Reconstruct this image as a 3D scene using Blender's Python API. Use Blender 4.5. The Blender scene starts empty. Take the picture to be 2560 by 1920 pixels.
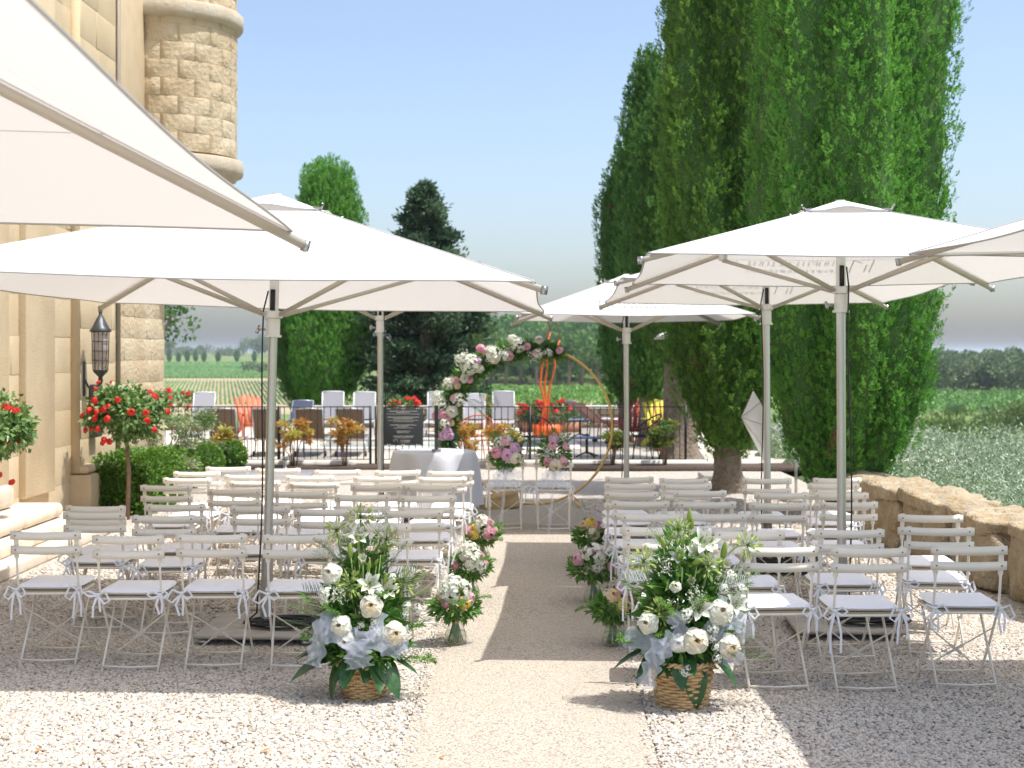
import bpy, math, random
import numpy as np
from mathutils import Vector, Matrix, Quaternion
R = math.radians
SC = bpy.context.scene
COL = SC.collection
F = 3556.0            # focal length in pixels of the 2560 wide picture (50 mm)
EYE = 1.91
# ---------------------------------------------------------------- camera
cam = bpy.data.cameras.new('camera')
cam.lens = 50; cam.sensor_width = 36; cam.shift_y = -0.03125
cam.clip_start = 0.05; cam.clip_end = 20000
cam.dof.use_dof = True; cam.dof.focus_distance = 8.2; cam.dof.aperture_fstop = 4.0
co = bpy.data.objects.new('camera', cam); COL.objects.link(co)
co.location = (0, 0, EYE); co.rotation_euler = (R(90), 0, 0)
SC.camera = co
# ---------------------------------------------------------------- sky and sun
SUN = Vector((0.40, -0.13, 1.0)).normalized()
ELEV = math.asin(SUN.z); AZ = math.atan2(SUN.x, SUN.y)
w = bpy.data.worlds.new('World'); SC.world = w; w.use_nodes = True
nt = w.node_tree; nt.nodes.clear()
sky = nt.nodes.new('ShaderNodeTexSky'); sky.sky_type = 'NISHITA'; sky.sun_disc = False
sky.sun_elevation = ELEV; sky.sun_rotation = AZ
sky.altitude = 100; sky.air_density = 0.88; sky.dust_density = 2.9; sky.ozone_density = 0.8
bg = nt.nodes.new('ShaderNodeBackground'); bg.inputs['Strength'].default_value = 0.092
out = nt.nodes.new('ShaderNodeOutputWorld')
nt.links.new(sky.outputs[0], bg.inputs[0]); nt.links.new(bg.outputs[0], out.inputs[0])
sl = bpy.data.lights.new('sun', 'SUN'); sl.energy = 2.0; sl.angle = R(0.5); sl.color = (1.0, 0.982, 0.955)
so = bpy.data.objects.new('sun', sl); COL.objects.link(so)
so.rotation_euler = SUN.to_track_quat('Z', 'Y').to_euler(); so.location = (20, -5, 40)
SC.view_settings.view_transform = 'Standard'; SC.view_settings.look = 'None'
SC.view_settings.gamma = 1.0; SC.view_settings.exposure = 1.42
SC.view_settings.use_curve_mapping = False
cy = SC.cycles
cy.max_bounces = 7; cy.diffuse_bounces = 5; cy.glossy_bounces = 2; cy.transmission_bounces = 4
cy.transparent_max_bounces = 24; cy.caustics_reflective = False; cy.caustics_refractive = False
cy.use_denoising = True
# ================================================================ helpers
def px(x, y, Y):
    return Vector(((x - 1280) / F * Y, Y, EYE - (y - 880) / F * Y))
def gx(x, Y): return (x - 1280) / F * Y
def gy(y, z=0.0): return (EYE - z) * F / (y - 880)

class MB:
    def __init__(s):
        s.v = []; s.q = []; s.n = 0; s.f = []; s.fm = []; s.t = []; s.hast = False
    def add(s, V, Fc, mi=0):
        V = np.asarray(V, float).reshape(-1, 3)
        s.f += [tuple(i + s.n for i in f) for f in Fc]; s.fm += [mi] * len(Fc)
        s.v.append(V); s.n += len(V); return s
    def quads(s, V, tint=None, mi=0):
        V = np.asarray(V, float).reshape(-1, 4, 3); k = len(V)
        s.v.append(V.reshape(-1, 3))
        s.q.append((np.arange(k * 4).reshape(k, 4) + s.n, mi, np.zeros(k) if tint is None else np.asarray(tint, float)))
        if tint is not None: s.hast = True
        s.n += 4 * k; return s
    def box(s, c, d, rz=0.0, mi=0, M=None):
        x, y, z = [a / 2 for a in d]
        V = np.array([(i, j, k) for i in (-x, x) for j in (-y, y) for k in (-z, z)], float)
        if rz:
            ca, sa = math.cos(rz), math.sin(rz)
            V = np.column_stack((V[:, 0] * ca - V[:, 1] * sa, V[:, 0] * sa + V[:, 1] * ca, V[:, 2]))
        if M is not None: V = V @ np.array(M.to_3x3()).T
        V = V + np.array(c, float)
        return s.add(V, [(0, 1, 3, 2), (4, 6, 7, 5), (0, 4, 5, 1), (2, 3, 7, 6), (0, 2, 6, 4), (1, 5, 7, 3)], mi)
    def bbox(s, c, d, b=0.01, rz=0.0, mi=0, n=2):
        """box with rounded edges: a superellipsoid-like chamfer made of stacked rings"""
        x, y, z = [a / 2 for a in d]; b = min(b, x * .98, y * .98, z * .98)
        V = []; rings = []
        prof = [(b * (1 - math.cos(t)), -z + b * (1 - math.sin(t))) for t in [math.pi / 2 * i / n for i in range(n, -1, -1)]]
        prof = [(b - b * math.sin(math.pi / 2 * i / n), -z + b - b * math.cos(math.pi / 2 * i / n)) for i in range(n + 1)]
        prof = prof + [(a, -zz) for a, zz in prof[::-1]]
        for a, zz in prof:
            ring = []
            for cx, cy_, a0 in ((1, 1, 0), (-1, 1, 90), (-1, -1, 180), (1, -1, 270)):
                for i in range(n + 1):
                    t = R(a0 + 90 * i / n); rr = max(b - a, 0.0005)
                    ring.append((cx * (x - b) + rr * math.cos(t), cy_ * (y - b) + rr * math.sin(t), zz))
            rings.append(ring)
        m = len(rings[0]); V = np.array([p for r_ in rings for p in r_])
        Fc = [(i * m + j, i * m + (j + 1) % m, (i + 1) * m + (j + 1) % m, (i + 1) * m + j) for i in range(len(rings) - 1) for j in range(m)]
        Fc.append(tuple(range(m))[::-1]); Fc.append(tuple((len(rings) - 1) * m + j for j in range(m)))
        if rz:
            ca, sa = math.cos(rz), math.sin(rz)
            V = np.column_stack((V[:, 0] * ca - V[:, 1] * sa, V[:, 0] * sa + V[:, 1] * ca, V[:, 2]))
        return s.add(V + np.array(c, float), Fc, mi)
    def bar(s, a, b, w, h, mi=0, up=(0, 0, 1)):
        a = Vector(a); b = Vector(b); d = (b - a); L = d.length; d.normalize()
        u = Vector(up)
        if abs(d.dot(u)) > .98: u = Vector((0, 1, 0))
        sx = d.cross(u).normalized(); sy = sx.cross(d).normalized()
        V = []
        for e in (a, b):
            for i, j in ((-1, -1), (1, -1), (1, 1), (-1, 1)):
                V.append(e + sx * (i * w / 2) + sy * (j * h / 2))
        return s.add([tuple(v) for v in V], [(3, 2, 1, 0), (4, 5, 6, 7), (0, 1, 5, 4), (1, 2, 6, 5), (2, 3, 7, 6), (3, 0, 4, 7)], mi)
    def tube(s, pts, r, n=6, mi=0, closed=False, flat=1.0, cap=True):
        P = [Vector(p) for p in pts]; k = len(P)
        rr = r if hasattr(r, '__len__') else [r] * k
        V = []; u = None
        for i in range(k):
            if closed: d = P[(i + 1) % k] - P[i - 1]
            else: d = P[min(i + 1, k - 1)] - P[max(i - 1, 0)]
            d.normalize()
            if u is None:
                u = d.orthogonal().normalized()
            u = (u - d * u.dot(d))
            u = u.normalized() if u.length > 1e-6 else d.orthogonal().normalized()
            w_ = d.cross(u)
            for j in range(n):
                t = 2 * math.pi * j / n
                V.append(tuple(P[i] + (u * math.cos(t) + w_ * math.sin(t) * flat) * rr[i]))
        Fc = []
        for i in range(k if closed else k - 1):
            i2 = (i + 1) % k
            for j in range(n):
                Fc.append((i * n + j, i * n + (j + 1) % n, i2 * n + (j + 1) % n, i2 * n + j))
        if cap and not closed:
            Fc.append(tuple(range(n))[::-1]); Fc.append(tuple((k - 1) * n + j for j in range(n)))
        return s.add(V, Fc, mi)
    def lathe(s, prof, n=24, c=(0, 0, 0), mi=0, a0=0.0, a1=2 * math.pi, capb=True, capt=True):
        full = abs(a1 - a0 - 2 * math.pi) < 1e-6; m = n if full else n + 1
        V = [(c[0] + r_ * math.cos(a0 + (a1 - a0) * j / n), c[1] + r_ * math.sin(a0 + (a1 - a0) * j / n), c[2] + z) for r_, z in prof for j in range(m)]
        Fc = []
        for i in range(len(prof) - 1):
            for j in range(n):
                j2 = (j + 1) % m
                Fc.append((i * m + j, i * m + j2, (i + 1) * m + j2, (i + 1) * m + j))
        if full and capb: Fc.append(tuple(range(m))[::-1])
        if full and capt: Fc.append(tuple((len(prof) - 1) * m + j for j in range(m)))
        return s.add(V, Fc, mi)
    def grid(s, G, mi=0, closed_u=False):
        G = np.asarray(G, float); a, b = G.shape[:2]
        Fc = [(i * b + j, i * b + j + 1, (i + 1) * b + j + 1, (i + 1) * b + j) for i in range(a - 1) for j in range(b - 1)]
        return s.add(G.reshape(-1, 3), Fc, mi)
    def mesh(s, name, mats, smooth=False):
        me = bpy.data.meshes.new(name)
        V = np.concatenate(s.v) if s.v else np.zeros((0, 3))
        ls = [np.array([i for f in s.f for i in f], np.int32)]; cnt = [np.array([len(f) for f in s.f], np.int32)]
        mi = [np.array(s.fm, np.int32)]; tt = [np.zeros(len(s.f))]
        for q, m_, t in s.q:
            ls.append(q.reshape(-1).astype(np.int32)); cnt.append(np.full(len(q), 4, np.int32)); mi.append(np.full(len(q), m_, np.int32)); tt.append(t)
        ls = np.concatenate(ls).astype(np.int32); cnt = np.concatenate(cnt).astype(np.int32); mi = np.concatenate(mi).astype(np.int32)
        me.vertices.add(len(V)); me.vertices.foreach_set('co', V.astype(np.float32).ravel())
        me.loops.add(len(ls)); me.loops.foreach_set('vertex_index', ls)
        me.polygons.add(len(cnt))
        st = np.zeros(len(cnt), np.int32); st[1:] = np.cumsum(cnt)[:-1]
        me.polygons.foreach_set('loop_start', st)
        try: me.polygons.foreach_set('loop_total', cnt)
        except Exception: pass
        for m in (mats if isinstance(mats, (list, tuple)) else [mats]): me.materials.append(m)
        me.polygons.foreach_set('material_index', mi)
        if smooth: me.polygons.foreach_set('use_smooth', np.ones(len(cnt), bool))
        if s.hast:
            at = me.attributes.new('tint', 'FLOAT', 'FACE'); at.data.foreach_set('value', np.concatenate(tt).astype(np.float32))
        me.update(calc_edges=True)
        if smooth == 'auto':
            me.set_sharp_from_angle(angle=R(40))
        return me
    def obj(s, name, mats, parent=None, smooth=False, loc=(0, 0, 0), rot=(0, 0, 0), scale=(1, 1, 1)):
        return inst(name, s.mesh(name, mats, smooth), parent, loc, rot, scale)

def inst(name, me, parent=None, loc=(0, 0, 0), rot=(0, 0, 0), scale=(1, 1, 1), M=None):
    o = bpy.data.objects.new(name, me); COL.objects.link(o)
    if parent is not None: o.parent = parent
    if M is not None: o.matrix_local = M
    else:
        o.location = loc; o.rotation_euler = rot; o.scale = scale if hasattr(scale, '__len__') else (scale,) * 3
    return o
def tag(o, label, cat, group=None):
    o['label'] = label; o['category'] = cat
    if group: o['group'] = group
    return o
def thing(name, label, cat, loc=(0, 0, 0), rz=0.0, group=None):
    o = bpy.data.objects.new(name, None); COL.objects.link(o)
    o.empty_display_size = .2; o.location = loc; o.rotation_euler = (0, 0, rz)
    return tag(o, label, cat, group)
def struct(o): o['kind'] = 'structure'; return o
def stuff(o, label=None, cat=None):
    o['kind'] = 'stuff'
    if label: o['label'] = label
    if cat: o['category'] = cat
    return o
def aim(d, up=(0, 0, 1)):
    """rotation matrix whose local +Z points along d"""
    return Vector(d).to_track_quat('Z', 'Y').to_matrix().to_4x4()

def leaves(P, D, N, L, W, fold=0.15, shape=.45):
    """diamond leaves: base P, direction D, blade normal N, length L, width W -> (k,4,3)"""
    D = D / np.maximum(np.linalg.norm(D, axis=1, keepdims=True), 1e-9)
    S = np.cross(D, N); S /= np.maximum(np.linalg.norm(S, axis=1, keepdims=True), 1e-9)
    N2 = np.cross(S, D)
    L = np.asarray(L).reshape(-1, 1); W = np.asarray(W).reshape(-1, 1)
    mid = P + D * L * shape + N2 * W * fold
    return np.stack([P, mid + S * W / 2, P + D * L, mid - S * W / 2], axis=1)
def rdir(rng, k):
    v = rng.normal(size=(k, 3)); return v / np.linalg.norm(v, axis=1, keepdims=True)
def fbm(x, y, seed=0):
    """cheap smooth noise in [-1,1] from sines"""
    s = 0.0
    for i, (a, b, c) in enumerate(((1.0, 1.7, .5), (2.3, -1.1, .3), (-3.7, 2.9, .2))):
        s = s + c * np.sin(a * x + b * y + seed * 1.37 + i) * np.cos(b * x * .7 - a * y * 1.3 + seed * .71 + 2 * i)
    return s
# ================================================================ materials
MATS = {}
def _mix(nt, fac, a, b):
    m = nt.nodes.new('ShaderNodeMix'); m.data_type = 'RGBA'
    if isinstance(fac, (int, float)): m.inputs[0].default_value = fac
    else: nt.links.new(fac, m.inputs[0])
    for s_, i in ((a, 6), (b, 7)):
        if isinstance(s_, tuple): m.inputs[i].default_value = (*s_[:3], 1)
        else: nt.links.new(s_, m.inputs[i])
    return m.outputs[2]
def _noise(nt, vec, scale, detail=3, rough=.55, lo=.3, hi=.7):
    n = nt.nodes.new('ShaderNodeTexNoise'); n.inputs['Scale'].default_value = scale
    n.inputs['Detail'].default_value = detail; n.inputs['Roughness'].default_value = rough
    if vec is not None: nt.links.new(vec, n.inputs['Vector'])
    mr = nt.nodes.new('ShaderNodeMapRange'); mr.inputs[1].default_value = lo; mr.inputs[2].default_value = hi
    nt.links.new(n.outputs['Fac'], mr.inputs[0])
    return mr.outputs[0], n.outputs['Fac']
def mat(name, c, c2=None, rough=.6, metal=0.0, noise=None, noise2=None, c3=None, var=None, bump=None, transl=0.0, coord='Position', spec=.5, tcol=None, alpha=None, coat=0, sheen=0, lohi=(.3, .7)):
    """c..c2 mixed by: 'tint' face attribute, 'rand' per object, or noise scale; noise2 mixes c3 on top"""
    if name in MATS: return MATS[name]
    m = bpy.data.materials.new(name); m.use_nodes = True; nt = m.node_tree
    bs = nt.nodes['Principled BSDF']; outn = nt.nodes['Material Output']
    bs.inputs['Roughness'].default_value = rough; bs.inputs['Metallic'].default_value = metal
    bs.inputs['Specular IOR Level'].default_value = spec
    if coat: bs.inputs['Coat Weight'].default_value = coat
    if coord == 'Position': vec = nt.nodes.new('ShaderNodeNewGeometry').outputs['Position']
    else: vec = nt.nodes.new('ShaderNodeTexCoord').outputs[coord]
    colr = None
    if c2 is not None:
        if var == 'tint':
            a = nt.nodes.new('ShaderNodeAttribute'); a.attribute_name = 'tint'; fac = a.outputs['Fac']
        elif var == 'rand':
            fac = nt.nodes.new('ShaderNodeObjectInfo').outputs['Random']
        else:
            fac, _ = _noise(nt, vec, noise or 5.0, lo=lohi[0], hi=lohi[1])
        colr = _mix(nt, fac, c, c2)
        if var and noise and c3 is not None:
            f2, _ = _noise(nt, vec, noise); colr = _mix(nt, f2, colr, c3)
        elif c3 is not None and noise2:
            f2, _ = _noise(nt, vec, noise2, lo=.45, hi=.75); colr = _mix(nt, f2, colr, c3)
        nt.links.new(colr, bs.inputs['Base Color'])
    else:
        bs.inputs['Base Color'].default_value = (*c, 1)
    if bump:
        b = nt.nodes.new('ShaderNodeBump'); b.inputs['Strength'].default_value = bump[1]
        b.inputs['Distance'].default_value = bump[2] if len(bump) > 2 else .02
        _, raw = _noise(nt, vec, bump[0], detail=bump[3] if len(bump) > 3 else 4)
        nt.links.new(raw, b.inputs['Height']); nt.links.new(b.outputs[0], bs.inputs['Normal'])
    last = bs.outputs[0]
    if transl:
        t = nt.nodes.new('ShaderNodeBsdfTranslucent')
        if tcol: t.inputs[0].default_value = (*tcol, 1)
        elif colr is not None: nt.links.new(colr, t.inputs[0])
        else: t.inputs[0].default_value = (*c, 1)
        mx = nt.nodes.new('ShaderNodeMixShader'); mx.inputs[0].default_value = transl
        nt.links.new(last, mx.inputs[1]); nt.links.new(t.outputs[0], mx.inputs[2]); last = mx.outputs[0]
    if alpha is not None:
        t = nt.nodes.new('ShaderNodeBsdfTransparent')
        mx = nt.nodes.new('ShaderNodeMixShader'); mx.inputs[0].default_value = alpha
        nt.links.new(t.outputs[0], mx.inputs[1]); nt.links.new(last, mx.inputs[2]); last = mx.outputs[0]
    nt.links.new(last, outn.inputs['Surface'])
    MATS[name] = m; return m

def glass_mat(name, tint=(1, 1, 1)):
    m = bpy.data.materials.new(name); m.use_nodes = True; nt = m.node_tree
    nt.nodes.remove(nt.nodes['Principled BSDF']); outn = nt.nodes['Material Output']
    t = nt.nodes.new('ShaderNodeBsdfTransparent'); t.inputs[0].default_value = (*tint, 1)
    g = nt.nodes.new('ShaderNodeBsdfGlossy'); g.inputs['Roughness'].default_value = .03
    lw_ = nt.nodes.new('ShaderNodeLayerWeight'); pw = nt.nodes.new('ShaderNodeMath'); pw.operation = 'POWER'; pw.inputs[1].default_value = 3.0; nt.links.new(lw_.outputs['Facing'], pw.inputs[0]); fr = nt.nodes.new('ShaderNodeMath'); fr.operation = 'MULTIPLY_ADD'; fr.inputs[1].default_value = .55; fr.inputs[2].default_value = .04; nt.links.new(pw.outputs[0], fr.inputs[0])
    mx = nt.nodes.new('ShaderNodeMixShader')
    nt.links.new(fr.outputs[0], mx.inputs[0]); nt.links.new(t.outputs[0], mx.inputs[1]); nt.links.new(g.outputs[0], mx.inputs[2])
    nt.links.new(mx.outputs[0], outn.inputs[0]); return m

M_GLASS = glass_mat('clear_glass', (.975, .985, .98)); M_WATER = glass_mat('vase_water', (.95, .97, .93))
M_CANOPY = mat('canopy_fabric', (.80, .79, .775), rough=.85, transl=.29, tcol=(.78, .75, .71), spec=.2, bump=(2.2, .35, .05, 2))
M_HEM = mat('canopy_hem', (.42, .41, .40), rough=.8)
M_TAUPE = mat('taupe_rib', (.50, .45, .375), rough=.45, spec=.4)
M_ALU = mat('brushed_aluminium', (.56, .55, .53), rough=.30, metal=.9, bump=(60, .03, .001))
M_WHITEP = mat('white_plastic', (.72, .71, .69), rough=.4)
M_PLATE = mat('greige_base_plate', (.36, .335, .295), c2=(.42, .39, .345), noise=3, rough=.55, c3=(.28, .26, .23), noise2=9)
M_BLACK = mat('black_rubber', (.012, .014, .014), rough=.5)
M_STEEL = mat('steel', (.45, .45, .45), rough=.3, metal=1)
M_CHAIR = mat('cream_chair_paint', (.87, .81, .705), c2=(.83, .765, .655), var='rand', rough=.38, spec=.45)
M_RIVET = mat('rivet', (.22, .22, .22), rough=.4, metal=.7)
M_CUSH = mat('white_cushion', (.86, .86, .89), rough=.9, bump=(14, .35, .02), spec=.2)
M_RIBBON = mat('white_ribbon', (.80, .80, .82), rough=.8, spec=.2)
M_CLOTH = mat('white_tablecloth', (.74, .75, .79), rough=.85, transl=.15, bump=(14, .1, .02))
M_TULLE = mat('white_tulle', (.72, .76, .88), rough=.8, transl=.3, alpha=.34)
M_BARK = mat('cypress_bark', (.20, .15, .105), c2=(.30, .25, .19), noise=9, c3=(.12, .085, .06), noise2=22, rough=.9, bump=(26, .9, .04))
M_CYP = mat('cypress_foliage', (.10, .235, .036), c2=(.27, .46, .09), var='tint', rough=.7, transl=.45, spec=.25)
M_CYP2 = mat('cypress_foliage_bright', (.10, .30, .045), c2=(.28, .55, .11), var='tint', rough=.7, transl=.45, spec=.25)
M_CYPD = mat('cypress_foliage_dark', (.07, .185, .04), c2=(.20, .37, .085), var='tint', rough=.7, transl=.42, spec=.25)
M_CORE = mat('added_dark_core', (.045, .11, .025), c2=(.095, .18, .045), noise=30, rough=.95)  # opaque dark green body added inside crowns to close them and block light
M_CEDAR = mat('cedar_foliage', (.035, .08, .04), c2=(.15, .23, .125), var='tint', rough=.75, transl=.25, spec=.25)
M_OLIVE = mat('olive_leaf', (.095, .185, .055), c2=(.64, .71, .55), var='tint', rough=.5, transl=.2)
M_BOX = mat('boxwood_leaf', (.055, .15, .012), c2=(.20, .36, .045), var='tint', rough=.5, transl=.28)
M_ROSEL = mat('rose_leaf', (.075, .18, .035), c2=(.32, .46, .17), var='tint', rough=.42, transl=.25)
M_VAR = mat('variegated_leaf', (.10, .20, .04), c2=(.55, .55, .36), var='tint', rough=.5, transl=.25)
M_NAND = mat('nandina_leaf', (.52, .24, .06), c2=(.52, .52, .11), var='tint', rough=.5, transl=.35)
M_NANDG = mat('nandina_green', (.06, .16, .025), c2=(.32, .28, .06), var='tint', rough=.5, transl=.3)
M_WOOD = mat('far_wood_foliage', (.065, .155, .045), c2=(.22, .35, .12), var='tint', rough=.8, transl=.3, spec=.2)
M_WOODP = mat('far_pine_foliage', (.08, .145, .06), c2=(.27, .34, .17), var='tint', rough=.8, transl=.25, spec=.2)
M_MIDB = mat('scrub_foliage', (.09, .16, .035), c2=(.27, .36, .10), var='tint', rough=.7, transl=.2)
M_VINE = mat('vine_leaf', (.07, .19, .03), c2=(.20, .40, .08), var='tint', rough=.6, transl=.25)
M_STEM = mat('plant_stem', (.17, .26, .06), c2=(.27, .38, .11), noise=20, rough=.5)
M_TWIG = mat('brown_stem', (.20, .115, .08), c2=(.28, .18, .12), noise=14, rough=.8)
M_GREEN = mat('bouquet_leaf', (.05, .165, .022), c2=(.25, .47, .09), var='tint', rough=.42, transl=.34)
M_FERN = mat('fern_leaf', (.10, .20, .05), c2=(.24, .36, .13), var='tint', rough=.55, transl=.3)
M_PALM = mat('palm_leaf', (.05, .13, .02), c2=(.16, .28, .06), noise=12, rough=.4, transl=.25)
M_BIG = mat('glossy_big_leaf', (.014, .062, .014), c2=(.04, .13, .03), noise=14, c3=(.06, .13, .05), noise2=40, rough=.3, transl=.1, bump=(45, .25, .006))
M_RED = mat('red_petal', (.68, .015, .012), c2=(.80, .05, .03), noise=20, rough=.5, transl=.2)
M_CREAMI = mat('cream_petal_heart', (.80, .70, .46), c2=(.82, .76, .60), noise=8, rough=.5, transl=.3)
M_CREAM = mat('cream_petal', (.78, .745, .60), c2=(.82, .80, .71), noise=16, rough=.5, transl=.3, coord='Object')
M_IVORY = mat('ivory_petal', (.82, .81, .75), c2=(.74, .78, .62), noise=14, rough=.5, transl=.3)
M_PINK = mat('pink_petal', (.78, .36, .46), c2=(.82, .58, .60), noise=3, rough=.5, transl=.3, coord='Object')
M_HOT = mat('hot_pink_petal', (.72, .24, .38), c2=(.80, .50, .55), noise=3, rough=.5, transl=.3, coord='Object')
M_PEACH = mat('peach_petal', (.82, .56, .30), c2=(.84, .70, .50), noise=3, rough=.5, transl=.3, coord='Object')
M_YEL = mat('yellow_petal', (.80, .58, .06), c2=(.84, .72, .25), noise=3, rough=.5, transl=.3, coord='Object')
M_LILAC = mat('lilac_petal', (.68, .36, .60), c2=(.78, .56, .70), noise=3, rough=.5, transl=.3, coord='Object')
M_LIME = mat('lime_flower', (.34, .46, .09), c2=(.60, .68, .30), var='tint', rough=.5, transl=.3)
M_WFLO = mat('white_floret', (.80, .80, .74), c2=(.70, .74, .58), var='tint', rough=.6, transl=.25)
M_WICKER = mat('wicker', (.58, .385, .17), c2=(.70, .50, .265), noise=30, c3=(.38, .23, .10), noise2=12, rough=.55, bump=(120, .25, .002))
M_TWINE = mat('raffia', (.58, .40, .22), rough=.8)
M_GOLD = mat('gold_ring', (.66, .42, .13), rough=.38, metal=.55)
M_IRON = mat('black_iron', (.012, .014, .013), rough=.45, metal=.3)
M_LANT = mat('wrought_iron', (.05, .055, .06), c2=(.10, .105, .11), noise=8, rough=.45, metal=.5)
M_SIGN = mat('slate_sign', (.035, .042, .05), rough=.5)
M_SIGNT = mat('sign_lettering', (.62, .60, .50), rough=.6)
M_ORANGE = mat('orange_paint', (.75, .13, .015), rough=.5)
M_CORAL = mat('coral_paint', (.62, .15, .07), rough=.5)
M_MAROON = mat('maroon_paint', (.30, .05, .04), rough=.5)
M_PEACHM = mat('peach_mesh', (.70, .36, .27), rough=.7)
M_BROWNF = mat('brown_mesh', (.155, .105, .068), rough=.75, bump=(180, .2, .003))
M_GREYF = mat('pale_grey_mesh', (.38, .37, .39), rough=.75, bump=(180, .2, .003))
M_NAVY = mat('navy_fabric', (.03, .04, .075), rough=.7)
M_BLUE = mat('blue_table', (.16, .22, .38), rough=.4)
M_YELST = mat('yellow_canvas', (.62, .52, .06), rough=.7)
M_LIMES = mat('limestone', (.595, .475, .30), c2=(.635, .525, .355), var='rand', noise=1.6, c3=(.53, .415, .265), rough=.92, bump=(38, .55, .012, 6), spec=.2)
M_LIMER = mat('rough_limestone', (.585, .48, .325), c2=(.63, .535, .38), var='rand', noise=1.6, c3=(.53, .415, .265), rough=.92, bump=(17, .9, .03, 6), spec=.2)
M_LIMEJ = mat('lime_mortar', (.56, .44, .28), c2=(.62, .50, .33), noise=4, rough=.95, bump=(30, .4, .01))
M_STEP = mat('pale_step_stone', (.66, .575, .46), c2=(.72, .65, .54), noise=3, c3=(.56, .46, .33), noise2=6, rough=.85, bump=(22, .4, .01))
M_WALLST = mat('lichen_wall_stone', (.37, .27, .145), c2=(.52, .43, .30), noise=6, c3=(.36, .325, .265), noise2=11, rough=.95, bump=(16, 1.0, .07, 8), spec=.15)
M_ROCK = mat('ochre_rock', (.40, .27, .12), c2=(.50, .37, .19), noise=6, rough=.9, bump=(12, .8, .03))
M_DECK = mat('pool_deck_stone', (.60, .53, .43), c2=(.66, .60, .51), noise=1.2, rough=.85, bump=(40, .2, .005))
M_COPING = mat('pool_coping', (.66, .62, .55), rough=.7)
M_POOL = mat('pool_water', (.10, .34, .42), c2=(.14, .42, .50), noise=2, rough=.06, bump=(5, .25, .02))
M_SOIL = mat('dark_mulch', (.06, .04, .028), c2=(.10, .07, .05), noise=20, rough=.95, bump=(50, .8, .02))
M_SLATEG = mat('slate_chips', (.24, .23, .25), c2=(.36, .35, .36), noise=40, rough=.9, bump=(60, 1.0, .02))
M_LAMPW = mat('floodlight_white', (.70, .69, .66), rough=.4)
# ================================================================ ground, terrain, pool terrace
def stony(name, scale, cols, bump=.8, dist=.012, rough=.9, big=None):
    m = bpy.data.materials.new(name); m.use_nodes = True; nt = m.node_tree
    bs = nt.nodes['Principled BSDF']; bs.inputs['Roughness'].default_value = rough
    bs.inputs['Specular IOR Level'].default_value = .25
    pos = nt.nodes.new('ShaderNodeNewGeometry').outputs['Position']
    v = nt.nodes.new('ShaderNodeTexVoronoi'); v.inputs['Scale'].default_value = scale; nt.links.new(pos, v.inputs['Vector'])
    sep = nt.nodes.new('ShaderNodeSeparateColor'); nt.links.new(v.outputs['Color'], sep.inputs[0])
    cr = nt.nodes.new('ShaderNodeValToRGB'); nt.links.new(sep.outputs[0], cr.inputs[0])
    el = cr.color_ramp.elements
    for i, (p, c) in enumerate(cols):
        e = el[i] if i < 2 else el.new(p); e.position = p; e.color = (*c, 1)
    col_ = cr.outputs[0]
    f, _ = _noise(nt, pos, .8, lo=.35, hi=.7)
    col_ = _mix(nt, f, col_, _mix(nt, .5, col_, big or cols[0][1]))
    nt.links.new(col_, bs.inputs['Base Color'])
    b = nt.nodes.new('ShaderNodeBump'); b.inputs['Strength'].default_value = bump; b.inputs['Distance'].default_value = dist
    inv = nt.nodes.new('ShaderNodeMath'); inv.operation = 'SUBTRACT'; inv.inputs[0].default_value = 1
    nt.links.new(v.outputs['Distance'], inv.inputs[1]); nt.links.new(inv.outputs[0], b.inputs['Height']); nt.links.new(b.outputs[0], bs.inputs['Normal'])
    return m
PEB = [(0, (.60, .55, .48)), (.25, (.485, .43, .355)), (.45, (.64, .59, .525)), (.62, (.36, .31, .25)), (.74, (.53, .47, .39)), (.86, (.30, .305, .31)), (.95, (.41, .30, .20)), (1, (.62, .565, .49))]
M_GRAVEL = stony('gravel_bed', 52, PEB, 1.0, .014, big=(.46, .41, .345))
M_PATH = stony('resin_gravel_path', 85, [(0, (.46, .40, .32)), (.3, (.57, .51, .425)), (.55, (.36, .305, .24)), (.75, (.53, .465, .38)), (.9, (.23, .195, .155)), (1, (.50, .435, .35))], 1.0, .008, big=(.48, .42, .34))
def pebble_mat():
    m = bpy.data.materials.new('pebble'); m.use_nodes = True; nt = m.node_tree
    bs = nt.nodes['Principled BSDF']; bs.inputs['Roughness'].default_value = .75; bs.inputs['Specular IOR Level'].default_value = .3
    oi = nt.nodes.new('ShaderNodeObjectInfo'); cr = nt.nodes.new('ShaderNodeValToRGB'); nt.links.new(oi.outputs['Random'], cr.inputs[0])
    el = cr.color_ramp.elements
    for i, (p, c) in enumerate(PEB):
        e = el[i] if i < 2 else el.new(p); e.position = p; e.color = (*c, 1)
    nt.links.new(cr.outputs[0], bs.inputs['Base Color']); return m
M_PEB = pebble_mat()

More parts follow.
